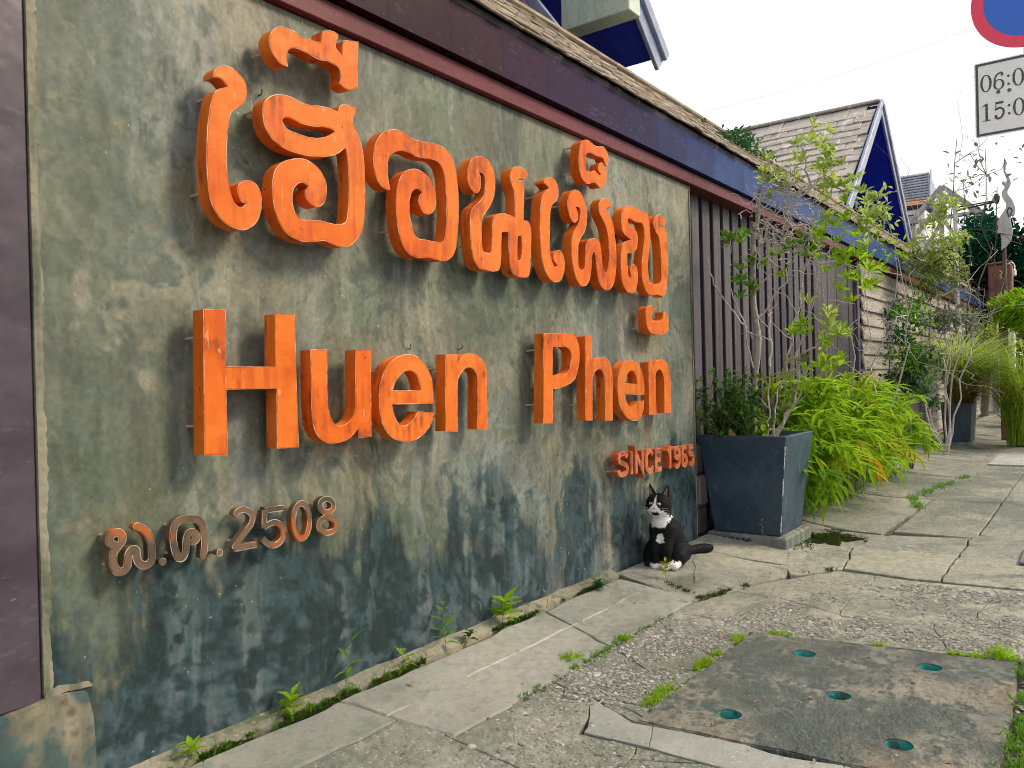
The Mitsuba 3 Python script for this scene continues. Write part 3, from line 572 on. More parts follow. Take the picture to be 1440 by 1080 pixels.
obj('post', bar((-1.60, 22.02, 0.0), (-1.60, 22.02, 4.95), 0.14, 0.14, 0.01, up=(0, 1, 0)), 'grey_timber', tf); obj('post', bar((0.10, 22.02, 0.0), (0.10, 22.02, 4.6), 0.14, 0.14, 0.01, up=(0, 1, 0)), 'grey_timber', tf)
obj('white_wall', rbox(-2.3, 23.4, 0.0, 0.4, 23.6, 4.55, 0.01), 'white_render', tf)
# ------------------------------------------------------------------ raised letters: outlines in millimetres on the wall, (y, z, corner)
OUTLINES = [
('sara_e',0.1,'fill',[[[1394,1976,1],[1378,1991,0],[1362,1996,0],[1347,1992,1],[1350,2009,0],[1366,2027,0],[1388,2036,0],[1410,2036,0],[1429,2027,0],[1448,2012,0],[1457,1990,0],[1454,1963,0],[1443,1942,0],[1419,1921,0],[1401,1904,0],[1392,1874,0],[1386,1833,0],[1382,1783,0],[1383,1723,0],[1388,1685,0],[1397,1654,0],[1410,1636,0],[1430,1630,0],[1447,1648,1],[1431,1649,0],[1419,1665,0],[1417,1685,0],[1427,1704,0],[1448,1715,0],[1471,1714,0],[1489,1700,0],[1499,1674,0],[1498,1642,0],[1486,1607,0],[1467,1584,0],[1437,1567,0],[1408,1567,0],[1374,1577,0],[1350,1597,0],[1332,1623,0],[1322,1658,0],[1319,1701,0],[1318,1750,0],[1321,1808,0],[1327,1868,0],[1338,1920,0],[1349,1947,0],[1366,1963,0]]]),
('top_mark',0.1,'fill',[[[1610,2102,1],[1586,2102,0],[1564,2113,0],[1548,2131,0],[1541,2156,0],[1546,2179,0],[1560,2200,0],[1583,2216,0],[1610,2221,0],[1638,2220,0],[1669,2213,0],[1704,2214,0],[1746,2219,1],[1749,2236,0],[1753,2260,1],[1788,2273,0],[1814,2273,0],[1820,2263,0],[1810,2248,0],[1807,2234,0],[1812,2219,0],[1835,2206,1],[1838,2232,0],[1843,2258,1],[1909,2278,1],[1904,2193,0],[1900,2117,1],[1879,2105,0],[1855,2098,0],[1836,2101,0],[1820,2107,1],[1827,2122,0],[1828,2140,0],[1826,2152,0],[1816,2163,0],[1795,2167,0],[1769,2169,0],[1743,2163,0],[1710,2164,0],[1682,2169,0],[1653,2171,0],[1629,2166,0],[1615,2157,0],[1607,2142,0],[1605,2122,0]]]),
('ho',0.1,'fill',[[[1813,2009,1],[1819,2030,0],[1836,2042,0],[1864,2046,0],[1894,2042,1],[1880,2014,0],[1874,1988,0],[1890,1966,0],[1910,1927,0],[1922,1875,0],[1924,1805,0],[1922,1728,0],[1914,1662,0],[1900,1622,0],[1870,1586,0],[1838,1567,0],[1799,1562,0],[1766,1568,0],[1739,1574,0],[1707,1567,0],[1668,1561,0],[1631,1562,0],[1595,1574,0],[1569,1597,0],[1552,1629,0],[1542,1670,0],[1540,1714,0],[1547,1754,0],[1566,1784,0],[1596,1805,0],[1639,1819,0],[1677,1822,0],[1715,1809,0],[1740,1786,0],[1753,1757,0],[1751,1721,0],[1737,1693,0],[1713,1679,0],[1685,1684,0],[1668,1699,0],[1665,1719,0],[1680,1739,1],[1659,1748,0],[1637,1741,0],[1621,1723,0],[1613,1697,0],[1615,1668,0],[1624,1645,0],[1645,1628,0],[1683,1631,0],[1722,1635,0],[1755,1634,0],[1785,1632,0],[1816,1637,0],[1837,1653,0],[1845,1695,0],[1851,1765,0],[1850,1834,0],[1845,1880,0],[1838,1897,1],[1803,1871,0],[1762,1853,0],[1709,1841,0],[1652,1837,0],[1597,1840,0],[1556,1853,0],[1528,1875,0],[1515,1905,0],[1512,1938,0],[1519,1967,0],[1549,1994,0],[1585,2006,0],[1621,2008,0],[1651,2002,0],[1689,2001,0],[1728,2009,0],[1774,2013,0]],[[1583,1925,0],[1590,1938,0],[1612,1942,0],[1649,1936,0],[1693,1937,0],[1745,1946,0],[1778,1947,0],[1794,1941,1],[1771,1922,0],[1731,1905,0],[1685,1897,0],[1636,1899,0],[1599,1904,0]]]),
('o',0.1,'fill',[[[2045,1792,1],[2011,1796,0],[1985,1816,0],[1971,1847,0],[1969,1890,0],[1975,1930,0],[1993,1965,0],[2024,1995,0],[2066,2013,0],[2109,2017,0],[2144,2008,0],[2188,2002,0],[2249,2008,0],[2311,2012,0],[2359,2004,0],[2391,1978,0],[2410,1939,0],[2419,1886,0],[2423,1827,0],[2420,1750,0],[2411,1678,0],[2398,1627,0],[2376,1592,0],[2334,1571,0],[2295,1570,0],[2248,1574,0],[2217,1572,0],[2187,1566,0],[2143,1572,0],[2111,1591,0],[2091,1626,0],[2079,1674,0],[2073,1728,0],[2077,1783,0],[2091,1831,0],[2114,1865,0],[2154,1888,0],[2199,1894,0],[2244,1880,0],[2274,1849,0],[2289,1804,0],[2282,1766,0],[2258,1741,0],[2231,1736,0],[2205,1749,0],[2194,1773,0],[2199,1797,0],[2212,1812,1],[2193,1823,0],[2170,1817,0],[2151,1796,0],[2142,1759,0],[2144,1709,0],[2157,1665,0],[2182,1638,0],[2227,1637,0],[2273,1636,0],[2313,1637,0],[2334,1657,0],[2346,1712,0],[2351,1782,0],[2349,1852,0],[2339,1909,0],[2320,1940,0],[2285,1951,0],[2231,1945,0],[2186,1943,0],[2142,1949,0],[2099,1945,0],[2063,1929,0],[2042,1905,0],[2035,1874,0],[2036,1835,0]]]),
('no',0.1,'fill',[[[2484,1908,0],[2483,1938,0],[2491,1970,0],[2513,1999,0],[2550,2020,0],[2591,2023,0],[2628,2013,0],[2653,1987,0],[2664,1947,0],[2660,1899,0],[2643,1854,0],[2616,1821,0],[2590,1794,0],[2573,1776,0],[2565,1744,0],[2563,1693,0],[2564,1657,0],[2575,1632,0],[2600,1631,0],[2626,1636,0],[2633,1671,0],[2635,1728,0],[2639,1765,0],[2658,1794,0],[2697,1810,0],[2741,1812,0],[2800,1808,1],[2802,1848,0],[2802,1892,0],[2796,1923,0],[2783,1942,0],[2773,1968,0],[2773,1994,0],[2795,2021,0],[2837,2034,0],[2884,2030,0],[2904,2012,0],[2888,1992,1],[2863,1990,0],[2830,1978,0],[2870,1974,1],[2872,1926,0],[2868,1870,0],[2863,1806,1],[2898,1803,0],[2916,1781,0],[2918,1739,0],[2911,1655,0],[2903,1593,0],[2888,1561,0],[2854,1553,0],[2808,1554,0],[2771,1564,0],[2755,1595,0],[2750,1653,0],[2750,1696,0],[2752,1739,1],[2703,1732,1],[2696,1678,0],[2692,1625,0],[2679,1576,0],[2652,1561,0],[2614,1560,0],[2573,1561,0],[2540,1565,0],[2513,1590,0],[2499,1634,0],[2493,1684,0],[2492,1734,0],[2496,1775,0],[2513,1805,0],[2551,1831,0],[2585,1865,0],[2596,1903,0],[2594,1939,0],[2580,1957,0],[2556,1956,1],[2567,1934,0],[2566,1903,0],[2552,1876,0],[2528,1867,0],[2500,1881,0]],[[2815,1726,0],[2829,1734,0],[2845,1730,0],[2848,1686,0],[2844,1647,0],[2829,1624,0],[2813,1625,0],[2810,1671,0]]]),
('sara_e_2',0.1,'fill',[[[3072,1982,1],[3053,1995,0],[3027,1999,1],[3038,2017,0],[3081,2035,0],[3123,2030,0],[3146,2003,0],[3148,1968,0],[3129,1935,0],[3095,1911,0],[3078,1876,0],[3071,1809,0],[3067,1736,0],[3067,1678,0],[3083,1643,0],[3108,1623,0],[3132,1634,1],[3103,1649,0],[3093,1670,0],[3105,1692,0],[3139,1706,0],[3172,1694,0],[3188,1654,0],[3182,1609,0],[3153,1569,0],[3112,1555,0],[3060,1565,0],[3022,1601,0],[2999,1656,0],[2990,1726,0],[2991,1812,0],[2999,1885,0],[3011,1930,0],[3034,1959,0]]]),
('pho',0.1,'fill',[[[3278,1857,0],[3244,1883,0],[3227,1929,0],[3244,1977,0],[3285,2012,0],[3340,2013,0],[3378,1985,0],[3403,1934,0],[3403,1880,0],[3378,1826,0],[3340,1790,0],[3319,1756,0],[3311,1706,0],[3314,1652,0],[3335,1631,0],[3362,1638,0],[3378,1667,0],[3385,1714,0],[3390,1761,0],[3414,1789,0],[3468,1804,0],[3515,1797,0],[3532,1762,0],[3542,1699,0],[3555,1653,0],[3584,1643,0],[3609,1682,0],[3618,1740,0],[3615,1805,0],[3598,1868,0],[3568,1904,0],[3534,1935,0],[3523,1973,0],[3549,2008,0],[3598,2025,0],[3641,2011,0],[3653,1986,1],[3612,1981,0],[3595,1968,0],[3627,1949,0],[3663,1909,0],[3682,1830,0],[3692,1748,0],[3684,1665,0],[3659,1597,0],[3616,1561,0],[3567,1555,0],[3520,1577,0],[3494,1623,0],[3486,1678,0],[3477,1724,0],[3462,1737,0],[3446,1721,0],[3436,1665,0],[3421,1608,0],[3389,1567,0],[3336,1555,0],[3294,1582,0],[3267,1632,0],[3256,1699,0],[3256,1760,0],[3268,1799,0],[3298,1830,0],[3333,1869,0],[3345,1910,0],[3332,1937,0],[3296,1936,1],[3316,1913,0],[3319,1881,0],[3299,1861,0]]]),
('taikhu',0.1,'fill',[[[3376,2265,0],[3405,2281,0],[3436,2285,0],[3464,2280,0],[3499,2273,0],[3534,2278,0],[3576,2287,0],[3606,2279,0],[3627,2259,0],[3631,2229,0],[3621,2196,1],[3605,2199,0],[3591,2221,0],[3574,2229,0],[3532,2226,0],[3491,2228,0],[3462,2229,0],[3439,2229,0],[3416,2216,0],[3405,2194,0],[3402,2161,0],[3406,2138,0],[3423,2127,0],[3457,2134,0],[3487,2145,0],[3516,2139,0],[3539,2132,0],[3553,2140,1],[3534,2149,0],[3526,2164,0],[3533,2183,0],[3551,2198,0],[3572,2200,0],[3590,2187,0],[3604,2169,0],[3612,2152,0],[3602,2126,0],[3591,2099,0],[3566,2077,0],[3536,2070,0],[3507,2081,0],[3481,2086,0],[3455,2080,0],[3428,2069,0],[3397,2069,0],[3370,2085,0],[3352,2107,0],[3342,2134,0],[3341,2177,0],[3349,2222,0],[3361,2248,0]]]),
('yo',0.1,'fill',[[[3765,1890,0],[3755,1932,0],[3770,1986,0],[3818,2019,0],[3897,2032,0],[3977,2018,0],[4048,2021,0],[4079,1987,0],[4088,1911,0],[4089,1857,0],[4065,1792,0],[4052,1713,0],[4066,1645,0],[4116,1629,0],[4205,1641,0],[4220,1690,0],[4224,1770,0],[4216,1848,0],[4201,1902,0],[4162,1937,0],[4140,1973,0],[4158,2013,0],[4217,2036,0],[4271,2028,0],[4288,1998,0],[4259,1979,1],[4205,1974,0],[4286,1961,0],[4304,1899,0],[4310,1795,0],[4299,1697,0],[4275,1598,0],[4242,1564,1],[4171,1573,0],[4104,1566,0],[4040,1573,0],[4004,1601,0],[3982,1653,0],[3981,1729,0],[3999,1807,0],[4019,1879,0],[4014,1932,0],[3990,1955,0],[3925,1953,0],[3869,1960,0],[3837,1962,0],[3829,1939,0],[3859,1921,0],[3914,1906,0],[3937,1875,0],[3934,1830,0],[3908,1793,0],[3852,1775,0],[3816,1767,0],[3810,1726,0],[3812,1674,0],[3822,1642,0],[3856,1640,1],[3847,1670,0],[3848,1693,0],[3876,1713,0],[3912,1709,0],[3929,1671,0],[3924,1625,0],[3897,1577,0],[3857,1559,0],[3802,1563,0],[3765,1589,0],[3745,1631,0],[3740,1689,0],[3747,1763,0],[3769,1809,0],[3816,1834,0],[3863,1845,1],[3817,1860,0],[3787,1871,0]]]),
('yo_base',0.1,'fill',[[[4013,1440,0],[4023,1483,0],[4075,1504,0],[4132,1495,1],[4093,1464,0],[4088,1433,0],[4122,1419,0],[4184,1424,0],[4224,1439,0],[4232,1477,1],[4280,1466,0],[4302,1423,0],[4281,1373,0],[4215,1346,0],[4144,1347,0],[4075,1350,0],[4029,1380,0]]]),
('H',0.1,'fill',[[[1296,1324,1],[1366,1328,1],[1361,1162,1],[1534,1161,1],[1537,1323,1],[1610,1327,1],[1613,909,1],[1533,912,1],[1537,1095,1],[1361,1097,1],[1360,906,1],[1287,914,1]]]),
('u',0.1,'fill',[[[1671,1216,1],[1737,1217,1],[1733,1058,0],[1737,1021,0],[1752,983,0],[1776,966,0],[1804,968,0],[1836,985,0],[1854,1016,0],[1857,1054,0],[1861,1219,1],[1932,1220,1],[1923,920,1],[1866,922,1],[1866,954,1],[1847,939,0],[1821,921,0],[1783,912,0],[1740,912,0],[1708,925,0],[1684,950,0],[1672,987,0],[1669,1060,0]]]),
('e',0.1,'fill',[[[2244,1024,1],[2246,1069,0],[2236,1123,0],[2202,1171,0],[2157,1200,0],[2097,1205,0],[2046,1189,0],[2002,1156,0],[1974,1106,0],[1965,1051,0],[1970,990,0],[1991,944,0],[2028,909,0],[2086,892,0],[2146,895,0],[2201,920,0],[2234,956,0],[2249,987,1],[2161,996,1],[2133,967,0],[2095,948,0],[2066,952,0],[2042,977,0],[2031,1008,0],[2029,1029,1]],[[2031,1077,1],[2179,1073,1],[2173,1102,0],[2155,1134,0],[2125,1149,0],[2095,1145,0],[2065,1127,0],[2043,1102,0]]]),
('n',0.1,'fill',[[[2324,1210,1],[2393,1210,1],[2392,1174,1],[2419,1199,0],[2455,1213,0],[2491,1215,0],[2527,1204,0],[2559,1178,0],[2573,1143,0],[2574,1090,0],[2567,905,1],[2506,909,1],[2514,1102,0],[2506,1137,0],[2480,1157,0],[2453,1160,0],[2421,1146,0],[2398,1121,0],[2388,1082,0],[2382,909,1],[2310,914,1]]]),
('P',0.1,'fill',[[[3001,1312,1],[3209,1319,0],[3255,1314,0],[3282,1295,0],[3300,1255,0],[3302,1210,0],[3285,1155,0],[3265,1115,0],[3226,1088,0],[3171,1072,0],[3117,1063,0],[3062,1060,1],[3055,903,1],[2977,905,1]],[[3069,1254,1],[3170,1258,0],[3206,1248,0],[3225,1229,0],[3227,1199,0],[3216,1160,0],[3196,1138,0],[3164,1125,0],[3063,1122,1]]]),
('h',0.1,'fill',[[[3362,1311,1],[3422,1316,1],[3415,1172,1],[3444,1196,0],[3485,1205,0],[3537,1207,0],[3579,1194,0],[3604,1170,0],[3618,1127,0],[3622,1085,0],[3612,884,1],[3537,888,1],[3542,1086,0],[3533,1123,0],[3513,1144,0],[3482,1150,0],[3451,1141,0],[3430,1121,0],[3419,1088,0],[3409,895,1],[3345,899,1]]]),
('e2',0.1,'fill',[[[3972,1008,1],[3969,1079,0],[3947,1131,0],[3913,1171,0],[3872,1190,0],[3813,1195,0],[3755,1184,0],[3708,1154,0],[3683,1105,0],[3675,1057,0],[3678,997,0],[3698,948,0],[3741,907,0],[3797,880,0],[3867,870,0],[3922,887,0],[3955,926,0],[3970,973,1],[3887,975,1],[3848,950,0],[3806,946,0],[3772,967,0],[3754,995,0],[3749,1016,1]],[[3755,1072,1],[3889,1066,1],[3880,1109,0],[3851,1136,0],[3816,1140,0],[3780,1121,0]]]),
('n2',0.1,'fill',[[[4034,1187,1],[4089,1189,1],[4092,1168,1],[4122,1191,0],[4175,1201,0],[4229,1198,0],[4275,1171,0],[4300,1123,0],[4306,1062,0],[4301,892,1],[4219,895,1],[4222,1075,0],[4211,1117,0],[4185,1141,0],[4152,1146,0],[4125,1133,0],[4110,1100,0],[4110,1054,0],[4115,892,1],[4028,893,1]]]),
('b_pho',0.045,'stroke',[[[1048,700,0],[1039,707,0],[1040,718,0],[1050,728,0],[1064,729,0],[1074,717,0],[1071,702,0],[1059,691,0],[1049,679,0],[1047,660,0],[1050,642,0],[1059,627,0],[1073,626,0],[1083,633,0],[1086,650,0],[1090,670,0],[1101,678,0],[1110,672,0],[1110,655,0],[1116,640,0],[1128,630,0],[1142,630,0],[1152,642,0],[1153,667,0],[1151,692,0],[1142,714,0],[1129,728,0],[1113,737,0]]]),
('b_so',0.045,'stroke',[[[1275,668,0],[1286,672,0],[1286,685,0],[1275,694,0],[1262,694,0],[1255,681,0],[1253,660,0],[1251,642,0],[1243,629,0],[1230,631,0],[1221,650,0],[1216,676,0],[1216,702,0],[1223,724,0],[1241,735,0],[1266,735,0],[1292,727,0],[1306,708,0],[1311,679,0],[1311,650,0],[1306,623,0]]]),
('b_2',0.045,'stroke',[[[1414,720,0],[1424,733,0],[1445,734,0],[1466,723,0],[1474,706,0],[1467,686,0],[1445,664,0],[1419,640,0],[1407,623,1],[1487,622,1]]]),
('b_5',0.045,'stroke',[[[1588,719,1],[1518,722,1],[1514,668,1],[1530,676,0],[1555,679,0],[1577,664,0],[1584,641,0],[1577,619,0],[1556,608,0],[1531,614,0],[1509,634,0]]]),
('b_0',0.045,'stroke',[[[1689,661,0],[1686,640,0],[1678,622,0],[1667,612,0],[1654,609,0],[1642,616,0],[1632,630,0],[1626,649,0],[1624,671,0],[1627,693,0],[1635,710,0],[1646,721,0],[1658,724,0],[1670,718,0],[1681,704,0],[1687,684,0],[1689,661,0]]]),
('b_8',0.045,'stroke',[[[1792,697,0],[1789,689,0],[1782,683,0],[1773,679,0],[1761,679,0],[1750,683,0],[1740,689,0],[1734,697,0],[1733,706,0],[1735,714,0],[1742,720,0],[1751,724,0],[1763,724,0],[1774,721,0],[1784,714,0],[1790,706,0],[1792,697,0]],[[1799,631,0],[1796,621,0],[1788,614,0],[1775,611,0],[1761,611,0],[1748,615,0],[1736,623,0],[1728,632,0],[1726,642,0],[1729,652,0],[1737,659,0],[1749,662,0],[1763,662,0],[1777,658,0],[1789,651,0],[1797,641,0],[1799,631,0]]]),
('b_dot',0.045,'stroke',[[[1183,629,1],[1183,629,1]]]),
('b_dot2',0.045,'stroke',[[[1359,621,1],[1359,621,1]]]),
]
OUT = {n: (x, k, loops) for n, x, k, loops in OUTLINES}
def ring_of(loop): return smooth_loop(np.array(loop, float) * [0.001, 0.001, 1], 5)
def pins(key, g, back, bsdf='pin_metal', n=2):
    x0, y0, x1, y1 = g.bounds
    for t in np.linspace(0.2, 0.8, n):
        z = y0 + t * (y1 - y0) + 0.004
        cut = g.intersection(LineString([(x0 - 1, z), (x1 + 1, z)]))
        if cut.is_empty: continue
        y = cut.bounds[0] + 0.010
        obj('mounting_pin', tube([(-0.004, y - 0.004, z - 0.002), (back + 0.004, y, z)], 0.0042, 6), bsdf, key)
def raised(key, g, front, depth, face, side, bead, rb, pin=2):
    m = prism(g, depth); m.apply_translation([0, 0, front - depth - 0.0015])
    obj('side_band', to_wall(m), side, key, smooth=35)
    f = prism(g.buffer(-0.0022), 0.004); f.apply_translation([0, 0, front - 0.004])
    obj('face', to_wall(f), face, key)
    beads = []
    for p in polys(g):
        for r_ in [p.exterior, *p.interiors]:
            c = np.array(r_.coords)
            beads.append(tube(np.c_[np.full(len(c), front - 0.0012), c], rb * (0.75 + 0.5 * meshkit.noise(np.c_[c * 25, c[:, :1]], 2)), 5, close=False))
    obj('edge_bead', cat(beads), bead, key)
    if pin: pins(key, g, front - depth, n=pin)
BIG = {
 'sara_e': 'tall orange hook shaped Thai letter, leftmost of the top row',
 'top_mark': 'orange Thai vowel mark with two spikes, high above the big double loop letter',
 'ho': 'big pale orange Thai letter with closed upper loop and spiral below, second from left',
 'o': 'bright orange Thai letter with open rounded roof over a spiral, third from left',
 'no': 'orange Thai letter with two heads and a small slot low at its right',
 'sara_e_2': 'narrow orange hook shaped Thai letter in the right half of the top row',
 'pho': 'orange W shaped Thai letter with two curled heads below the small loop mark',
 'taikhu': 'small orange loop shaped Thai mark high under the fascia at the right',
 'yo': 'last orange Thai letter of the top row, right end beside the wall corner',
 'yo_base': 'small orange C shaped piece hanging below the last Thai letter',
 'H': 'large orange capital H starting the Latin shop name', 'u': 'orange lower case u right after the capital H',
 'e': 'orange lower case e of the first Latin word, the larger of the two', 'n': 'orange lower case n ending the first Latin word, with a chipped black top',
 'P': 'orange capital P starting the second Latin word', 'h': 'orange lower case h right after the capital P',
 'e2': 'orange lower case e of the second Latin word, smaller and farther along the wall', 'n2': 'orange lower case n ending the second Latin word near the wall corner'}
for name, lab in BIG.items():
    front, kind, loops = OUT[name]
    g = Polygon(ring_of(loops[0]), [ring_of(l) for l in loops[1:]]).buffer(0).simplify(0.0006)
    key = thing('orange_letter', lab, 'letter', 'orange letters of the shop sign')
    raised(key, g, front, 0.052, 'orange_paint', 'orange_paint', 'orange_edge', 0.0013)
SMALL = {'b_pho': 'rusty brown Thai letter starting the year line low on the wall', 'b_dot': 'first brown dot of the year line, after the first Thai letter', 'b_so': 'brown arched Thai letter between the two dots of the year line',
 'b_dot2': 'pale rimmed dot of the year line just before the digit 2', 'b_2': 'rusty orange digit 2 of the year line', 'b_5': 'brown digit 5 of the year line', 'b_0': 'rusty oval digit 0 of the year line', 'b_8': 'brown digit 8 ending the year line'}
for name, lab in SMALL.items():
    front, kind, loops = OUT[name]; hw = 0.0085 if name[2:] in ('2', '5', '0', '8') else 0.0100
    parts = []
    for l in loops:
        q = np.array(l, float) * [0.001, 0.001, 1]
        if 'dot' in name: parts.append(Point(q[0, :2]).buffer(0.0095, 10)); continue
        segs, cur = [], [q[0, :2]]
        for a in q[1:]:
            cur.append(a[:2])
            if a[2]: segs.append(cur); cur = [a[:2]]
        if len(cur) > 1: segs.append(cur)
        parts += [LineString(spline(s_, 14 * len(s_))).buffer(hw, cap_style='flat' if name[2:] in ('2', '5') else 'round', join_style='mitre', mitre_limit=2.5) for s_ in segs]
    g = shapely.union_all(parts).buffer(0.001).buffer(-0.001).simplify(0.0005)
    key = thing('brown_letter', lab, 'letter', 'rusty letters of the year line')
    raised(key, g, front + 0.006, 0.024, 'rusty_brown', 'rusty_brown', 'brown_edge', 0.0011, 0 if 'dot' in name else 2)
    if 'dot' in name: pins(key, g, 0.026, 'rusty_brown', 1)
# SINCE 1965: strokes in a unit box (width a, height 1)
GL = {'S': (0.62, ['0.56,0.80 0.42,0.95 0.22,0.95 0.08,0.82 0.10,0.64 0.30,0.53 0.48,0.43 0.55,0.26 0.46,0.08 0.26,0.04 0.10,0.10 0.05,0.24']), 'I': (0.16, ['0.08,0* 0.08,1*']), 'N': (0.62, ['0.08,0* 0.08,0.96* 0.54,0.04* 0.54,1*']),
      'C': (0.62, ['0.56,0.78 0.44,0.94 0.26,0.95 0.10,0.78 0.07,0.5 0.10,0.22 0.26,0.05 0.44,0.06 0.56,0.22']), 'E': (0.52, ['0.50,0.94* 0.08,0.94* 0.08,0.06* 0.50,0.06*', '0.08,0.52* 0.44,0.52*']),
      '1': (0.34, ['0.02,0.80* 0.20,0.95* 0.20,0*']), '9': (0.56, ['0.10,0.14 0.24,0.04 0.40,0.10 0.49,0.32 0.50,0.66 0.42,0.88 0.28,0.95 0.13,0.88 0.07,0.70 0.13,0.53 0.28,0.46 0.42,0.53 0.49,0.66']),
      '6': (0.56, ['0.47,0.86 0.34,0.96 0.18,0.90 0.09,0.68 0.07,0.36 0.14,0.12 0.28,0.05 0.43,0.12 0.49,0.29 0.43,0.46 0.28,0.53 0.14,0.46 0.08,0.32']), '5': (0.56, ['0.48,0.94* 0.14,0.94* 0.10,0.54* 0.28,0.60 0.44,0.52 0.50,0.32 0.42,0.10 0.26,0.04 0.08,0.14'])}
def glyph(ch, y, z, w, h, hw):
    a, strokes = GL[ch]; parts = []
    for st in strokes:
        q = [(float(t.rstrip('*').split(',')[0]) / a * w + y, float(t.rstrip('*').split(',')[1]) * h + z) for t in st.split()]
        if '*' in st and ch not in '5': parts.append(LineString(q).buffer(hw, cap_style='flat', join_style='mitre'))
        elif ch == '5': parts += [LineString(q[:3]).buffer(hw, cap_style='flat', join_style='mitre'), LineString(spline(q[2:], 30)).buffer(hw, cap_style='flat')]
        else: parts.append(LineString(spline(q, 50)).buffer(hw, cap_style='flat'))
    return shapely.union_all(parts).simplify(0.0006)
FOUND = {'S': 'curved small rusty letter S, first of the line low at the right', 'I': 'narrow upright small rusty letter I, second of the line low at the right', 'N': 'zigzag small rusty letter N in the middle of the low right word', 'C': 'open round small rusty letter C in the low right word', 'E': 'small rusty letter E ending the low right word',
         '1': 'pale narrow digit 1 starting the small year at the right', '9': 'small rusty digit 9 with its loop at the top', '6': 'small rusty digit 6 with its loop at the bottom', '5': 'small rusty digit 5 touching the wall corner, last of its line'}
for ch, y, w_, z in (('S', 3.700, 0.118, 0.583), ('I', 3.838, 0.034, 0.580), ('N', 3.895, 0.102, 0.576), ('C', 4.016, 0.100, 0.570), ('E', 4.136, 0.084, 0.565),
                     ('1', 4.300, 0.058, 0.562), ('9', 4.388, 0.084, 0.558), ('6', 4.490, 0.084, 0.555), ('5', 4.594, 0.082, 0.552)):
    key = thing('small_letter', FOUND[ch], 'letter', 'small letters of the founding line')
    raised(key, glyph(ch, y, z, w_, 0.122, 0.0115), 0.075, 0.045, 'rusty_orange', 'rusty_orange', 'orange_edge', 0.0013, 1)
# ------------------------------------------------------------------ the cat: one smooth surface from a blended field, seated, head turned to its right
def blend_mesh(prims, lo, hi, step, k=0.02):
    """Smooth union of tapered capsules (p, q, r0, r1) as one surface."""
    ax = [np.arange(lo[i], hi[i] + step, step) for i in range(3)]
    P = np.stack(np.meshgrid(*ax, indexing='ij'), -1); acc = np.zeros(P.shape[:3])
    for p, q, r0, r1, *sc in prims:
        p, q = np.array(p, float), np.array(q, float); d = q - p; L2 = max(d @ d, 1e-12)
        t = np.clip(((P - p) @ d) / L2, 0, 1); e = P - (p + t[..., None] * d)
        if sc: e = e / np.array(sc[0])
        acc += np.exp(-(np.linalg.norm(e, axis=-1) - (r0 + (r1 - r0) * t)) / k)
    S = k * np.log(np.maximum(acc, 1e-30)); n = np.array(S.shape)
    def f(x, y, z):
        i = min(max((x - lo[0]) / step, 0), n[0] - 1.001); j = min(max((y - lo[1]) / step, 0), n[1] - 1.001); l = min(max((z - lo[2]) / step, 0), n[2] - 1.001)
        a, b, c = int(i), int(j), int(l); u, v, w_ = i - a, j - b, l - c
        q = S[a:a + 2, b:b + 2, c:c + 2]
        q = q[0] * (1 - u) + q[1] * u; q = q[0] * (1 - v) + q[1] * v
        return float(q[0] * (1 - w_) + q[1] * w_)
    m = manifold3d.Manifold.level_set(f, [*lo, *hi], step * 1.05, 0.0).to_mesh()
    t = trimesh.Trimesh(m.vert_properties[:, :3], m.tri_verts, process=False)
    if t.volume < 0: t.invert()
    return t
CAT_AT, CAT_TURN, CAT_SIZE = (0.150, 4.06, 0.047), 8.0, 0.97
# cat frame: x to the cat's left, y backwards (the cat faces -y), z up
s_ = 0.010
prims = [((0, 0.105, 0.105), (0, 0.075, 0.165), 0.098, 0.088), ((0, 0.070, 0.165), (0, 0.000, 0.275), 0.084, 0.052), ((0, 0.012, 0.20), (0, -0.022, 0.245), 0.068, 0.048),
         ((0, -0.012, 0.270), (0.0, -0.025, 0.330), 0.046, 0.042),
         ((0.072, 0.080, 0.075), (0.082, 0.020, 0.060), 0.066, 0.044), ((-0.072, 0.080, 0.075), (-0.082, 0.020, 0.060), 0.066, 0.044),
         ((0.080, 0.020, 0.030), (0.078, -0.050, 0.020), 0.026, 0.020), ((-0.080, 0.020, 0.030), (-0.078, -0.050, 0.020), 0.026, 0.020),
         ((0.040, -0.012, 0.220), (0.034, -0.050, 0.110), 0.036, 0.025), ((0.034, -0.050, 0.110), (0.030, -0.052, 0.030), 0.024, 0.018), ((0.030, -0.054, 0.022), (0.030, -0.080, 0.017), 0.020, 0.016),
         ((-0.040, -0.012, 0.220), (-0.034, -0.050, 0.110), 0.036, 0.025), ((-0.034, -0.050, 0.110), (-0.030, -0.052, 0.030), 0.024, 0.018), ((-0.030, -0.054, 0.022), (-0.030, -0.080, 0.017), 0.020, 0.016)]
tail = spline([(0.0, 0.175, 0.050), (-0.025, 0.24, 0.024), (0.02, 0.33, 0.021), (0.08, 0.43, 0.021), (0.135, 0.50, 0.021)], 9)
prims += [(a, b, 0.023, 0.022) for a, b in zip(tail, tail[1:])]
HS = 1.20; HEAD = np.array([-0.008, -0.042, 0.366]); TURN = math.radians(-3)
def hd(x, y, z): x, y, z = HS * x, HS * y, HS * z; return tuple(HEAD + [x * math.cos(TURN) - y * math.sin(TURN), x * math.sin(TURN) + y * math.cos(TURN), z])
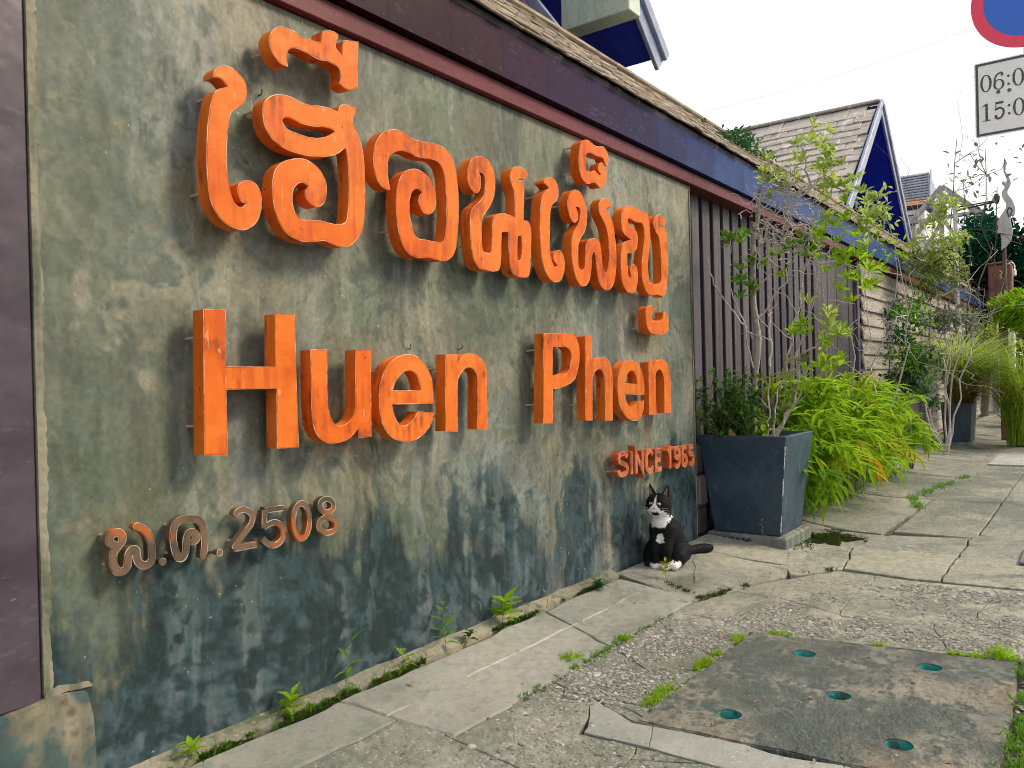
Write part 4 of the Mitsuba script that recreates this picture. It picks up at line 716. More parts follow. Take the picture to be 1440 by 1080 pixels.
prims += [(hd(0.012, 0, 0.002), hd(-0.012, 0, 0.002), 0.046 * HS, 0.046 * HS), (hd(0.022, -0.012, -0.016), hd(-0.022, -0.012, -0.016), 0.032 * HS, 0.032 * HS), (hd(0.008, -0.040, -0.018), hd(-0.008, -0.040, -0.018), 0.0165 * HS, 0.0165 * HS), (hd(0, -0.038, -0.032), hd(0, -0.030, -0.032), 0.012, 0.014), (hd(0, -0.030, 0.004), hd(0, -0.044, -0.008), 0.012, 0.009)]
body = blend_mesh(prims, np.array([-0.18, -0.13, -0.005]), np.array([0.20, 0.56, 0.45]), 0.0075, 0.0105)
def ear(sx):
    b0, b1, b2, tip = hd(sx * 0.012, 0.004, 0.042), hd(sx * 0.050, 0.006, 0.018), hd(sx * 0.034, 0.026, 0.030), hd(sx * 0.048, 0.006, 0.096)
    b0, b1, b2, tip = map(np.array, (b0, b1, b2, tip)); rings = []
    for t in np.linspace(0, 1, 7):
        q = (1 - t) ** 0.8; c = (b0 + b1 + b2) / 3; rings.append([tip * t + (1 - t) * c + q * (p - c) * 1.08 for p in (b0, (b0 + b1) / 2 + np.array(hd(0, 0.006, 0)) - HEAD, b1, b2)])
    v = np.array(rings).reshape(-1, 3); f = []
    for i in range(6):
        for j in range(4): k2 = (j + 1) % 4; f += [[i * 4 + j, i * 4 + k2, i * 4 + 4 + k2], [i * 4 + j, i * 4 + 4 + k2, i * 4 + 4 + j]]
    m = tm(v, f)
    if m.volume < 0: m.invert()
    return m
def cat_place(m):
    m = m.copy(); v = m.vertices * CAT_SIZE; c, s = math.cos(math.radians(CAT_TURN)), math.sin(math.radians(CAT_TURN))
    m.vertices = v @ np.array([[c, s, 0], [-s, c, 0], [0, 0, 1]]) + CAT_AT; return m
def cat_point(p): return cat_place(tm([p], [[0, 0, 0]])).vertices[0]
fur_v = np.array(body.vertices)
nz = meshkit.fbm(fur_v * 60, 3, 3) - 0.5
body = tm(fur_v + body.vertex_normals * (0.0035 * nz)[:, None], body.faces)
col = np.tile([0.0055, 0.0065, 0.0075], (len(fur_v), 1)) * (0.8 + 0.6 * (nz[:, None] + 0.5))
q = fur_v; hl = (q - HEAD) @ np.array([[math.cos(TURN), -math.sin(TURN), 0], [math.sin(TURN), math.cos(TURN), 0], [0, 0, 1]]) / HS
jag = 0.022 * (meshkit.fbm(q * 75, 3, 8) - 0.5)
white = np.zeros(len(q), bool)
wz = np.interp(hl[:, 2], [-0.034, -0.016, 0.004, 0.030, 0.036], [0.027, 0.026, 0.008, 0.004, 0.0])
white |= (hl[:, 1] < -0.018) & (np.abs(hl[:, 0]) < wz + 0.4 * jag) & (hl[:, 2] > -0.036)       # muzzle and blaze
white |= (q[:, 1] < 0.0) & (np.abs(q[:, 0] + 0.008) < 0.064 - 0.45 * np.abs(q[:, 2] - 0.290) + jag) & (q[:, 2] > 0.238 + jag) & (q[:, 2] < 0.338)                  # bib
white |= (q[:, 1] < 0.0) & (np.abs(q[:, 0] - 0.002) < 0.012 + 0.35 * (0.198 - q[:, 2]) + 1.6 * jag) & (q[:, 2] > 0.150 + jag) & (q[:, 2] < 0.200) # chest spot
white |= (q[:, 2] < 0.032 + jag) & (q[:, 1] < -0.045) & (np.abs(q[:, 0]) < 0.06)
white |= (q[:, 2] < 0.045 + jag) & (q[:, 1] < -0.018) & (q[:, 0] > 0.055)
chin = (hl[:, 1] < -0.014) & (hl[:, 2] < -0.030 + 0.3 * jag) & (hl[:, 2] > -0.047) & (np.abs(hl[:, 0]) < 0.019)
col[white & ~chin] = np.array([0.74, 0.73, 0.70])
scene['cat_fur'] = {'type': 'twosided', 'nested': {'type': 'principled', 'base_color': {'type': 'mesh_attribute', 'name': 'vertex_color'}, 'roughness': 0.7, 'specular': 0.15}}
mat('cat_eye', (0.55, 0.58, 0.30), 0.1); mat('cat_dark', (0.006, 0.006, 0.007), 0.25); mat('cat_pink', (0.20, 0.13, 0.12), 0.8); mat('cat_black', (0.012, 0.013, 0.015), 0.7); mat('whisker', (0.8, 0.8, 0.8), 0.5)
c_ = thing('cat', 'black and white cat with a white bib sitting at the foot of the wall', 'cat')
b_ = cat_place(body); obj('body', b_, 'cat_fur', c_, smooth=True, color=col)
def on_face(x, z, out=0.0):
    m = (np.abs(hl[:, 0] - x) < 0.006) & (np.abs(hl[:, 2] - z) < 0.006) & (hl[:, 1] < 0)
    return np.array(hd(x, hl[m, 1].mean() - out, z))
# short fur: one thin tapered blade per hair, in the colour of the coat below it
fr_ = np.random.default_rng(77); fi = fr_.choice(len(body.faces), 15000, p=body.area_faces / body.area_faces.sum()); bc = fr_.dirichlet([1, 1, 1], 15000)
fp = np.einsum('ij,ijk->ik', bc, body.vertices[body.faces[fi]]); fn_ = body.face_normals[fi]; lay = np.array([0, 0.35, -0.8]) + fr_.normal(0, 0.35, (15000, 3)); lay -= fn_ * np.einsum('ij,ij->i', lay, fn_)[:, None]
fd = fn_ * 0.55 + lay * 0.8; fd /= np.linalg.norm(fd, axis=1, keepdims=True); fs = np.cross(fd, fn_); fs /= np.linalg.norm(fs, axis=1, keepdims=True) + 1e-9
fl_ = fr_.uniform(0.006, 0.013, (15000, 1)); hv = np.stack([fp - fn_ * 0.001 + fs * 0.0007, fp - fn_ * 0.001 - fs * 0.0007, fp + fd * fl_], 1).reshape(-1, 3)
FUR = (hv, np.arange(45000).reshape(-1, 3), np.repeat(col[body.faces[fi, 0]], 3, axis=0) * np.repeat(fr_.uniform(0.7, 1.25, (15000, 1)), 3, axis=0))
hv_ = cat_place(tm(FUR[0], FUR[1])); obj('fur', hv_, 'cat_fur', c_, color=FUR[2], kind='stuff')
def ellipsoid(c, r, ax=None):
    m = trimesh.creation.icosphere(subdivisions=2, radius=1.0); v = m.vertices * r
    ct, st = math.cos(TURN), math.sin(TURN)
    v = v @ np.array([[ct, st, 0], [-st, ct, 0], [0, 0, 1]]); m.vertices = v + c; return m
for sx in (-1, 1):
    e_ = obj('ear', cat_place(ear(sx)), 'cat_black', c_, smooth=50)
    b0, b1, tp = (np.array(hd(sx * 0.022, -0.006, 0.044)), np.array(hd(sx * 0.045, -0.005, 0.030)), np.array(hd(sx * 0.046, 0.001, 0.084)))
    obj('inner_ear', cat_place(tm([b0, b1, tp, (b0 + b1 + tp) / 3 + np.array(hd(0, 0.004, 0)) - HEAD], [[0, 1, 3], [1, 2, 3], [2, 0, 3]])), 'cat_pink', e_)
    y_ = obj('eye', cat_place(ellipsoid(on_face(sx * 0.0195, 0.007, -0.002), [0.0120, 0.006, 0.0078])), 'cat_eye', c_, smooth=True)
    obj('pupil', cat_place(ellipsoid(on_face(sx * 0.0195, 0.007, 0.0015), [0.0030, 0.0030, 0.0062])), 'cat_dark', y_, smooth=True)
    for k in range(4):
        p0 = on_face(sx * 0.014, -0.018 - 0.003 * k, -0.001); p1 = np.array(hd(sx * (0.070 + 0.004 * k), -0.058, -0.010 - 0.012 * k)); mid = (p0 + p1) / 2 + [0, 0, 0.004]
        obj('whisker', cat_place(tube(spline([p0, mid, p1], 6), np.linspace(0.0007, 0.0003, 6), 3)), 'whisker', c_)
obj('nose', cat_place(ellipsoid(on_face(0, -0.013, -0.001), [0.0065, 0.004, 0.0045])), 'cat_pink', c_, smooth=True)
# ------------------------------------------------------------------ planters
def slate(p, n, uv):
    k = fbm(p.x * 7, p.y * 7, p.z * 5, 4); f = fbm(p.x * 40, p.y * 40, p.z * 26, 3)
    c = mix((0.018, 0.040, 0.066), (0.032, 0.060, 0.092), smoothstep(0.3, 0.7, k)) * (0.8 + 0.4 * f)
    c = mix(c, (0.20, 0.25, 0.30), 0.35 * smoothstep(0.66, 0.84, fbm(p.x * 17, p.y * 17, p.z * 8, 4)))
    return mix(c, (0.6, 0.62, 0.62), 0.7 * smoothstep(0.975, 0.985, noise(p.x * 70, p.y * 70, p.z * 36)))
mat('slate_skin', slate, 0.42, lambda p, n, uv: fbm(p.x * 30, p.y * 30, p.z * 30, 3), 0.004)
mat('chipped_edge', (0.50, 0.52, 0.52), 0.8)
mat('plinth_skin', grit((0.15, 0.17, 0.16), (0.30, 0.31, 0.27), (0.06, 0.08, 0.06), 0.4), 0.85, grit_bump, 0.01)
def frustum(cx, cy, z0, z1, a0, b0, a1, b1, bev=0.006):
    """A tapered square block, half sizes a, b at the bottom and at the top."""
    p = []
    for z, a, b in ((z0, a0, b0), (z1, a1, b1)):
        for sx in (-1, 1):
            for sy in (-1, 1):
                for o in ((bev, 0), (0, bev)): p.append([cx + sx * (a - o[0]), cy + sy * (b - o[1]), z])
    return trimesh.convex.convex_hull(np.array(p))
def planter(label, cx, cy, z0, z1, a0, b0, a1, b1, rot=0.0, chips=True, plinth_z=None):
    def R(m):
        if rot: m.apply_transform(trimesh.transformations.rotation_matrix(rot, [0, 0, 1], [cx, cy, 0]))
        return m
    k = thing('planter', label, 'planter', 'tapered slate planters along the fence')
    w = 0.030; outer, inner = frustum(cx, cy, z0, z1, a0, b0, a1, b1), frustum(cx, cy, z0 + 0.05, z1 + 0.001, a0 - w, b0 - w, a1 - w, b1 - w)
    # walls as four sloping sheets with a flat rim
    def ringv(z, a, b): return np.array([[cx - a, cy - b, z], [cx + a, cy - b, z], [cx + a, cy + b, z], [cx - a, cy + b, z]])
    V = np.vstack([ringv(z0, a0, b0), ringv(z1 - 0.004, a1, b1), ringv(z1, a1 - 0.004, b1 - 0.004), ringv(z1, a1 - w, b1 - w), ringv(z1 - 0.2, a1 - w - 0.03, b1 - w - 0.03)]); F = []
    for i in range(4):
        for j in range(4):
            q = (j + 1) % 4; F += [[i * 4 + j, i * 4 + q, i * 4 + 4 + q], [i * 4 + j, i * 4 + 4 + q, i * 4 + 4 + j]]
    obj('body', R(tm(V, F)), 'slate_skin', k)
    s = ringv(z1 - 0.045, a1 - w - 0.004, b1 - w - 0.004); n = 10; g = np.linspace(-1, 1, n); X, Y = np.meshgrid(g, g, indexing='ij')
    sv = np.stack([cx + X * (a1 - w - 0.003), cy + Y * (b1 - w - 0.003), z1 - 0.045 + 0.02 * rng.random(X.shape)], -1).reshape(-1, 3)
    obj('potting_soil', R(tm(sv, grid_faces(n, n))), 'soil', k)
    if chips:
        e0, e1 = np.array([cx + a0, cy - b0, z0]), np.array([cx + a1, cy - b1, z1])
        for t0, t1 in ((0.04, 0.20), (0.40, 0.58), (0.68, 0.90)):
            t = np.linspace(t0, t1, 12); c = e0 + t[:, None] * (e1 - e0)
            obj('chipped_corner', R(tube(c + rng.normal(0, 0.0006, c.shape), rng.uniform(0.0012, 0.0040, 12), 5)), 'chipped_edge', k)
    return k
ph = thing('planter_plinth', 'low mossy concrete plinth under the large front planter', 'plinth')
obj('block', rbox(0.012, 4.985, -0.01, 0.535, 5.50, 0.078, 0.012), 'plinth_skin', ph)
for x0, x1 in ((0.13, 0.20), (0.215, 0.235), (0.25, 0.31)):
    g = LineString(np.c_[np.linspace(x0, x1, 7), 0.045 + 0.012 * np.array([0, 1, -1, 0.6, -0.8, 1, 0])]).buffer(0.0035)
    m = prism(g, 0.004); m.vertices = np.c_[m.vertices[:, 0], 4.9855 - m.vertices[:, 2], m.vertices[:, 1]]; m.invert(); obj('scraped_mark', m, 'dark_wood', ph)
planter('large dark slate planter nearest the concrete wall, holding a leggy shrub', 0.272, 5.235, 0.086, 0.715, 0.215, 0.215, 0.285, 0.285)
planter('smaller slate planter with fountain grass behind the bamboo bush', 0.440, 13.25, 0.075, 0.635, 0.165, 0.26, 0.195, 0.30, chips=False)
planter('far slate planter at the right edge beyond the fountain grass', 0.86, 17.6, 0.05, 0.55, 0.17, 0.20, 0.20, 0.24, chips=False)
for k_, (x0, y0, x1, y1, h_) in enumerate(((0.27, 12.98, 0.62, 13.5, 0.07), (0.66, 17.35, 1.06, 17.85, 0.045))):
    ph = thing('planter_plinth', ('pale concrete plinth under the fountain grass planter', 'low plinth under the farthest planter')[k_], 'plinth'); obj('block', rbox(x0, y0, -0.01, x1, y1, h_, 0.01), 'plinth_skin', ph)

# ------------------------------------------------------------------ plants
leaf_mat('leaf_lime', (0.270, 0.450, 0.026), 1.2); leaf_mat('leaf_green', (0.130, 0.285, 0.032), 1.1); leaf_mat('leaf_yellow', (0.330, 0.360, 0.030), 1.0); leaf_mat('leaf_orange', (0.48, 0.28, 0.03), 0.9)
leaf_mat('leaf_dark', (0.036, 0.125, 0.042), 0.9); leaf_mat('leaf_teal', (0.016, 0.085, 0.050), 0.6); leaf_mat('leaf_pale', (0.360, 0.470, 0.110), 1.2); leaf_mat('leaf_olive', (0.230, 0.280, 0.095), 1.0); leaf_mat('leaf_grey', (0.190, 0.220, 0.170), 0.7)
leaf_mat('blade_lime', (0.400, 0.560, 0.080), 1.3); leaf_mat('blade_pale', (0.430, 0.520, 0.180), 1.3); leaf_mat('leaf_straw', (0.430, 0.270, 0.075), 0.8); leaf_mat('leaf_moss', (0.050, 0.085, 0.014), 0.6)
mat('grey_bark', lambda p, n, uv: mix((0.19, 0.175, 0.16), (0.40, 0.375, 0.35), fbm(p.x * 50, p.y * 50, p.z * 26, 4)), 0.85, lambda p, n, uv: fbm(p.x * 90, p.y * 90, p.z * 40, 3), 0.006)
mat('brown_bark', lambda p, n, uv: mix((0.070, 0.050, 0.036), (0.160, 0.125, 0.095), fbm(p.x * 40, p.y * 40, p.z * 16, 4)), 0.9)
mat('twig', lambda p, n, uv: mix((0.30, 0.275, 0.255), (0.52, 0.49, 0.46), fbm(p.x * 40, p.y * 40, p.z * 40, 3)), 0.8)

mat('dry_litter', lambda p, n, uv: mix((0.10, 0.06, 0.03), (0.30, 0.21, 0.11), noise(p.x * 14, p.y * 14, 0)), 0.8)
def unit(v): v = np.asarray(v, float); return v / (np.linalg.norm(v, axis=-1, keepdims=True) + 1e-12)
def leaf(base, d, up, L, W, bend=0.25, fold=0.18, shape_='obovate', n=3):
    """A leaf of 2 x n quads with a folded midrib."""
    d = unit(d); s = np.cross(d, up); s = s / (np.linalg.norm(s) + 1e-9); u = np.cross(s, d)
    t = np.linspace(0, 1, n + 2)
    prof = {'obovate': np.sin(np.pi * t ** 1.35), 'lance': np.sin(np.pi * t ** 0.72) * (1 - 0.25 * t), 'oval': np.sin(np.pi * t)}[shape_]
    c = base + L * (t[:, None] * d - bend * (t**2)[:, None] * u)
    l = c[1:-1] + (W / 2 * prof[1:-1])[:, None] * s + fold * W * prof[1:-1, None] * u; r = c[1:-1] - (W / 2 * prof[1:-1])[:, None] * s + fold * W * prof[1:-1, None] * u
    m = n; v = np.vstack([c, l, r]); L0, R0 = n + 2, n + 2 + m; f = [[0, L0, 1], [0, 1, R0]]
    for i in range(m - 1): f += [[i + 1, L0 + i, L0 + i + 1], [i + 1, L0 + i + 1, i + 2], [i + 1, i + 2, R0 + i + 1], [i + 1, R0 + i + 1, R0 + i]]
    f += [[m, L0 + m - 1, m + 1], [m, m + 1, R0 + m - 1]]
    return v, np.array(f)
def join(vf):
    V, F, o = [], [], 0
    for v, f in vf: V.append(v); F.append(f + o); o += len(v)
    return tm(np.vstack(V), np.vstack(F))
def rdir(zmin=-0.3):
    while True:
        v = rng.normal(size=3); v /= np.linalg.norm(v)
        if v[2] > zmin: return v
def rosette(c, axis, n, L, W, spread=0.9, **kw):
    axis = unit(axis); a = unit(np.cross(axis, [0.3, 0.8, 0.2])); b = np.cross(axis, a); out = []
    for k in range(n):
        th = 2.4 * k + rng.uniform(-0.3, 0.3); sp = spread * rng.uniform(0.45, 1.2)
        d = axis * math.cos(sp) + (a * math.cos(th) + b * math.sin(th)) * math.sin(sp)
        out.append(leaf(np.asarray(c) + 0.006 * d, d, axis + 0.01, L * rng.uniform(0.6, 1.15), W * rng.uniform(0.7, 1.15), rng.uniform(0.05, 0.35), **kw))
    return out
def twig_path(p, q, wig, n=9):
    p, q = np.asarray(p, float), np.asarray(q, float); t = np.linspace(0, 1, n)[:, None]; L = np.linalg.norm(q - p)
    return p + t * (q - p) + np.sin(np.pi * t) * (rng.normal(0, wig * L, 3) + rng.normal(0, wig * L * 0.35, (n, 3)))

# the leggy shrub in the front planter
sb = thing('potted_shrub', 'leggy shrub with tangled bare grey branches and bright leaf tufts in the front planter', 'shrub')
Y0 = 5.24
trunk = spline([(0.24, Y0, 0.66), (0.26, Y0 + 0.02, 1.04), (0.285, Y0 + 0.03, 1.33), (0.262, Y0 + 0.02, 1.61), (0.278, Y0, 1.90), (0.275, Y0 + 0.03, 2.02), (0.302, Y0 + 0.02, 2.13), (0.315, Y0 + 0.02, 2.27), (0.345, Y0, 2.35)], 40)
obj('trunk', tube(trunk, np.linspace(0.024, 0.011, 40) * (1 + 0.12 * rng.standard_normal(40)), 8), 'grey_bark', sb, smooth=True)
br = [((0.285, Y0 + .02, 1.30), (0.05, 5.30, 1.62)), ((0.05, 5.30, 1.62), (-0.05, 5.25, 1.92)), ((0.26, Y0, 1.15), (0.14, 5.15, 1.72)), ((0.14, 5.15, 1.72), (0.17, 5.12, 2.0)), ((0.27, Y0, 1.62), (0.62, 5.10, 2.20)), ((0.275, Y0, 1.80), (0.66, 5.25, 2.30)),
      ((0.275, Y0, 1.45), (0.60, 5.35, 2.05)), ((0.28, Y0, 1.98), (0.70, 5.15, 2.28)), ((0.30, Y0, 2.15), (0.62, 5.30, 2.38)), ((0.34, Y0, 2.34), (0.60, 5.2, 2.22)), ((0.62, 5.10, 2.20), (0.85, 5.05, 2.38)), ((0.66, 5.25, 2.30), (0.62, 5.2, 2.62)), ((0.70, 5.15, 2.28), (0.92, 5.2, 2.2))]
br2 = [((0.37, 5.28, 0.68), (0.47, 5.25, 1.10)), ((0.40, 5.22, 0.68), (0.55, 5.20, 1.20)), ((0.36, 5.18, 0.68), (0.42, 5.10, 1.15)), ((0.55, 5.20, 1.20), (0.72, 5.1, 1.62)), ((0.47, 5.25, 1.10), (0.56, 5.3, 1.55)), ((0.56, 5.3, 1.55), (0.62, 5.25, 1.82)), ((0.55, 5.2, 1.2), (0.82, 5.15, 1.42)), ((0.42, 5.10, 1.15), (0.38, 5.2, 1.62)), ((0.72, 5.1, 1.62), (0.86, 5.05, 1.88)), ((0.40, 5.2, 0.70), (0.66, 5.1, 1.15)), ((0.72, 5.1, 1.6), (0.70, 5.0, 1.85))]
for a, b in br + br2:
    r0 = 0.0085 if b[2] < 1.7 else 0.0070
    obj('branch', tube(twig_path(a, b, 0.05, 12), np.linspace(r0, 0.0032, 12), 5), 'twig', sb)
for k in range(110):
    a = np.array((0.29 + 0.40 * rng.random(), Y0 + rng.normal(0, 0.10), 1.84 + 0.52 * rng.random())); b = a + np.array([rng.normal(0.05, 0.13), rng.normal(0, 0.10), rng.normal(0, 0.10)])
    obj('twig', tube(twig_path(a, b, 0.22, 9), np.linspace(0.0046, 0.0020, 9), 4), 'twig', sb)
for k in range(26):
    a, b = (np.array(x) for x in br2[rng.integers(len(br2))]); t = rng.uniform(0.3, 1.0); a = a + t * (b - a)
    obj('twig', tube(twig_path(a, a + rng.normal(0, 0.10, 3) + [0.02, 0, 0.10], 0.12, 7), np.linspace(0.0032, 0.0012, 7), 4), 'twig', sb)
tufts = []
def tuft(c, n, L, W, m, ax=None, jit=0.03):
    c = np.asarray(c, float) + rng.normal(0, jit, 3); ax = rdir(0.1) if ax is None else ax
    obj('leaf_tuft', join(rosette(c, ax + np.array([0.1, -0.1, 0.5]), n, L, W)), m, sb)
for (x, z), n_, dx, dz, m in (((0.75, 1.85), 11, 0.085, 0.09, 'leaf_lime'), ((0.86, 1.90), 8, 0.06, 0.10, 'leaf_lime'), ((0.90, 1.60), 7, 0.05, 0.10, 'leaf_lime'), ((0.66, 1.88), 5, 0.05, 0.05, 'leaf_green'), ((0.45, 1.80), 3, 0.03, 0.05, 'leaf_lime'),
                              ((0.86, 2.14), 9, 0.09, 0.09, 'leaf_pale'), ((0.58, 2.43), 13, 0.14, 0.07, 'leaf_pale'), ((0.76, 2.40), 9, 0.10, 0.08, 'leaf_pale'), ((0.40, 2.36), 4, 0.04, 0.04, 'leaf_pale'), ((0.46, 2.25), 2, 0.03, 0.03, 'leaf_olive'), ((0.90, 2.24), 5, 0.06, 0.06, 'leaf_pale'),
                              ((0.66, 1.28), 10, 0.09, 0.10, 'leaf_lime'), ((0.75, 1.16), 8, 0.09, 0.08, 'leaf_lime'), ((0.80, 1.38), 4, 0.04, 0.05, 'leaf_pale'), ((0.55, 1.10), 6, 0.06, 0.08, 'leaf_olive'), ((0.20, 2.00), 4, 0.03, 0.04, 'leaf_green'), ((0.25, 1.62), 4, 0.04, 0.05, 'leaf_green'), ((0.12, 2.02), 2, 0.02, 0.02, 'leaf_olive'), ((0.70, 1.48), 3, 0.04, 0.05, 'leaf_pale'), ((0.24, 1.80), 2, 0.02, 0.03, 'leaf_green')):
    for k in range(n_):
        tuft((x + rng.normal(0, dx), 5.18 + rng.normal(0, 0.09), z + rng.normal(0, dz)), int(rng.integers(8, 13)), 0.078, 0.026, m)

# small dense herb in the same planter, at the left
hb = thing('herb_bush', 'small dense dark green bush at the left of the front planter', 'bush')
L_, D_ = [], []
for k in range(84):
    a = np.array([0.17 + rng.normal(0, 0.07), 5.12 + rng.normal(0, 0.07), 0.67]); b = a + np.array([rng.normal(-0.02, 0.11), rng.normal(-0.03, 0.09), rng.uniform(0.10, 0.46)])
    pth = twig_path(a, b, 0.06, 8); D_.append(tube(pth, np.linspace(0.0028, 0.0010, 8), 4))
    for t in np.linspace(0.25, 1, 9):
        c = pth[int(t * 7)]
        for j in range(5):
            d = unit(rdir(-0.2) + 0.5 * unit(b - a)); L_.append((leaf(c, d, [0, 0, 1], rng.uniform(0.026, 0.048), 0.017, 0.2, shape_='oval', n=2), c[2]))
obj('stem', cat(D_), 'brown_bark', hb, kind='stuff')
lo = [v for v, z in L_ if z < 0.88]; hi = [v for v, z in L_ if z >= 0.88]
obj('foliage', join(hi[::2] + lo[::3]), 'leaf_dark', hb, kind='stuff'); obj('young_foliage', join(hi[1::2] + lo[1::3] + lo[2::3]), 'leaf_green', hb, kind='stuff', label='yellow green young leaves low in the bush')
for p_ in ((0.19, 4.985, 0.76), (0.21, 4.98, 0.74), (0.18, 4.99, 0.73), (0.20, 4.985, 0.71)): obj('dry_leaf', join([leaf(p_, (0.3, -0.4, -0.8), (0, -1, 0.2), 0.06, 0.03, 0.3, shape_='oval')]), 'leaf_straw', hb)
# seedling against the planter
def seedling(label, x, y, z, h, n, L, W, m, lean=(0, 0), shape_='lance', nm='weed', stem=0.0016):
    k = thing(nm, label, 'weed'); tip = np.array([x + lean[0], y + lean[1], z + h]); pth = twig_path((x, y, z), tip, 0.05, 8)
    obj('stem', tube(pth, np.linspace(stem, stem * 0.5, 8), 4), 'leaf_green' if False else 'weed_stem', k); vf = []
    for i in range(n):
        t = 0.25 + 0.75 * i / max(n - 1, 1); c = pth[int(t * 7)]; th = 2.4 * i + rng.uniform(-0.4, 0.4); e = 0.25 + 0.75 * t * rng.uniform(0.6, 1.0)
        d = np.array([math.cos(th), math.sin(th), e]); lf = leaf(c, d, [0, 0, 1], L * rng.uniform(0.7, 1.15), W * rng.uniform(0.8, 1.2), rng.uniform(0.1, 0.5), shape_=shape_)
        obj('leaf', tm(*lf), m, k)
    return k
mat('weed_stem', (0.10, 0.16, 0.04), 0.7)
seedling('tiny pale seedling growing at the foot of the front planter', 0.385, 4.972, 0.075, 0.10, 7, 0.035, 0.012, 'leaf_pale')

# the bamboo-leaved bush
bb = thing('bamboo_bush', 'broad lime green bush of drooping bamboo like leaves between the two planters', 'bush')
def frond(p, top, droop, n_pair, L, W, sp=0.5):
    p, top = np.asarray(p, float), np.asarray(top, float); mid = p * 0.35 + top * 0.65 + [0, 0, 0.18 * np.linalg.norm(top - p)]
    end = top + droop; pth = spline([p, mid, top, end], 22); vf = []
    w = tube(pth[::3], np.linspace(0.0026, 0.0008, len(pth[::3])), 3); vf.append((w.vertices, w.faces))
    for i in range(n_pair):
        t = 0.25 + 0.75 * i / (n_pair - 1); k = min(int(t * 21), 20); c = pth[k]; d = unit(pth[k + 1] - pth[k]); s = unit(np.cross(d, [0, 0, 1.0]))
        for sg in (-1, 1):
            dd = unit(d * rng.uniform(0.6, 1.0) + sg * s * rng.uniform(0.35, 0.8) + [0, 0, rng.uniform(-0.35, 0.25)])
            vf.append(leaf(c, dd, [0, 0, 1], L * rng.uniform(0.65, 1.15) * (1 - 0.25 * t), W, rng.uniform(0.1, 0.5), 0.22, 'lance'))
    return join(vf)
for k in range(285):
    y = rng.uniform(5.72, 9.25); x = rng.uniform(-0.02, 0.40); g = (y - 5.72) / 3.5
    H = rng.uniform(0.30, 1.0) * (1.0 if 0.08 < g < 0.85 else 0.8); out = rng.uniform(-0.02, 0.40) * (1.15 - 0.75 * (H - 0.3) / 0.7)
    top = (x + out, y - rng.uniform(-0.25, 0.42), 0.05 + H); dr_ = np.array([rng.uniform(0.02, 0.16), rng.uniform(-0.16, 0.06), -rng.uniform(-0.06, 0.14)])
    u = rng.random(); m = 'leaf_lime' if u < 0.72 else 'leaf_green' if u < 0.90 else 'leaf_yellow' if u < 0.99 else 'leaf_orange'
    obj('frond', frond((x, y, 0.02), top, dr_, int(rng.integers(5, 8)), 0.25, 0.042), m, bb)
vf = []
for k in range(160):
    y = rng.uniform(5.75, 9.3); x = rng.uniform(0.0, 0.42); c = np.array([x, y, rng.uniform(0.02, 0.35)])
    for j in range(7): vf.append(leaf(c, unit(rdir(-0.3) + [0.3, -0.2, 0]), [0, 0, 1], rng.uniform(0.10, 0.17), 0.02, 0.3, shape_='lance'))
obj('inner_foliage', join(vf), 'leaf_green', bb, kind='stuff')

# leafy shrubs: clouds of small leaves on twigs
def leaf_cloud(n, centre, rad, L, W, seed, holes=0.42, freq=4.0, shape_='oval', up=0.2):
    r = np.random.default_rng(seed); vf = []; c0 = np.asarray(centre, float); tries = 0
    while len(vf) < n and tries < n * 30:
        tries += 1; d = r.normal(size=3); d /= np.linalg.norm(d); q = d * r.random() ** 0.42
        p = c0 + q * rad
        if meshkit.fbm(p * freq + seed, 3, seed) < holes + 0.18 * np.linalg.norm(q): continue
        dd = r.normal(size=3) + d * 0.6 + [0, 0, up]
        vf.append(leaf(p, dd, r.normal(size=3) * 0.4 + [0, 0, 1], L * r.uniform(0.6, 1.2), W * r.uniform(0.7, 1.2), r.uniform(0, 0.4), shape_=shape_, n=2))
    return vf
def woody(name, label, catg, base, tips, r0, bark, sprays, sub=0, group=None, wig=0.06):
    k = thing(name, label, catg, group); base = np.asarray(base, float)
    for tp in tips:
        path = twig_path(base + rng.normal(0, 0.03, 3) * [1, 1, 0], tp, wig, 12); L = np.linalg.norm(np.array(tp) - base)
        obj('stem', tube(path, np.linspace(r0, r0 * 0.3, 12), 6), bark, k)
        for j in range(sub):
            a = path[int(rng.integers(4, 11))]; obj('twig', tube(twig_path(a, a + rng.normal(0, 0.16 * L, 3) + [0, 0, 0.12 * L], 0.14, 8), np.linspace(r0 * 0.35, r0 * 0.10, 8), 4), bark, k)
    for n_, (vf, m) in enumerate(sprays): obj('foliage', join(vf), m, k, kind='stuff')
    return k
woody('leafy_shrub', 'tall dark green small leaved shrub in front of the grey board fence', 'shrub', (0.45, 9.6, 0.02), [(0.25, 9.5, 1.7), (0.48, 9.6, 1.9), (0.66, 9.5, 1.5), (0.35, 9.7, 1.3)], 0.010, 'brown_bark',
      [(leaf_cloud(1500, (0.45, 9.5, 1.15), (0.34, 0.30, 0.80), 0.060, 0.028, 3), 'leaf_dark'), (leaf_cloud(700, (0.50, 9.35, 1.35), (0.32, 0.28, 0.62), 0.060, 0.028, 4), 'leaf_green'), (leaf_cloud(220, (0.50, 9.3, 0.85), (0.35, 0.2, 0.4), 0.05, 0.026, 5), 'leaf_grey')], 4)
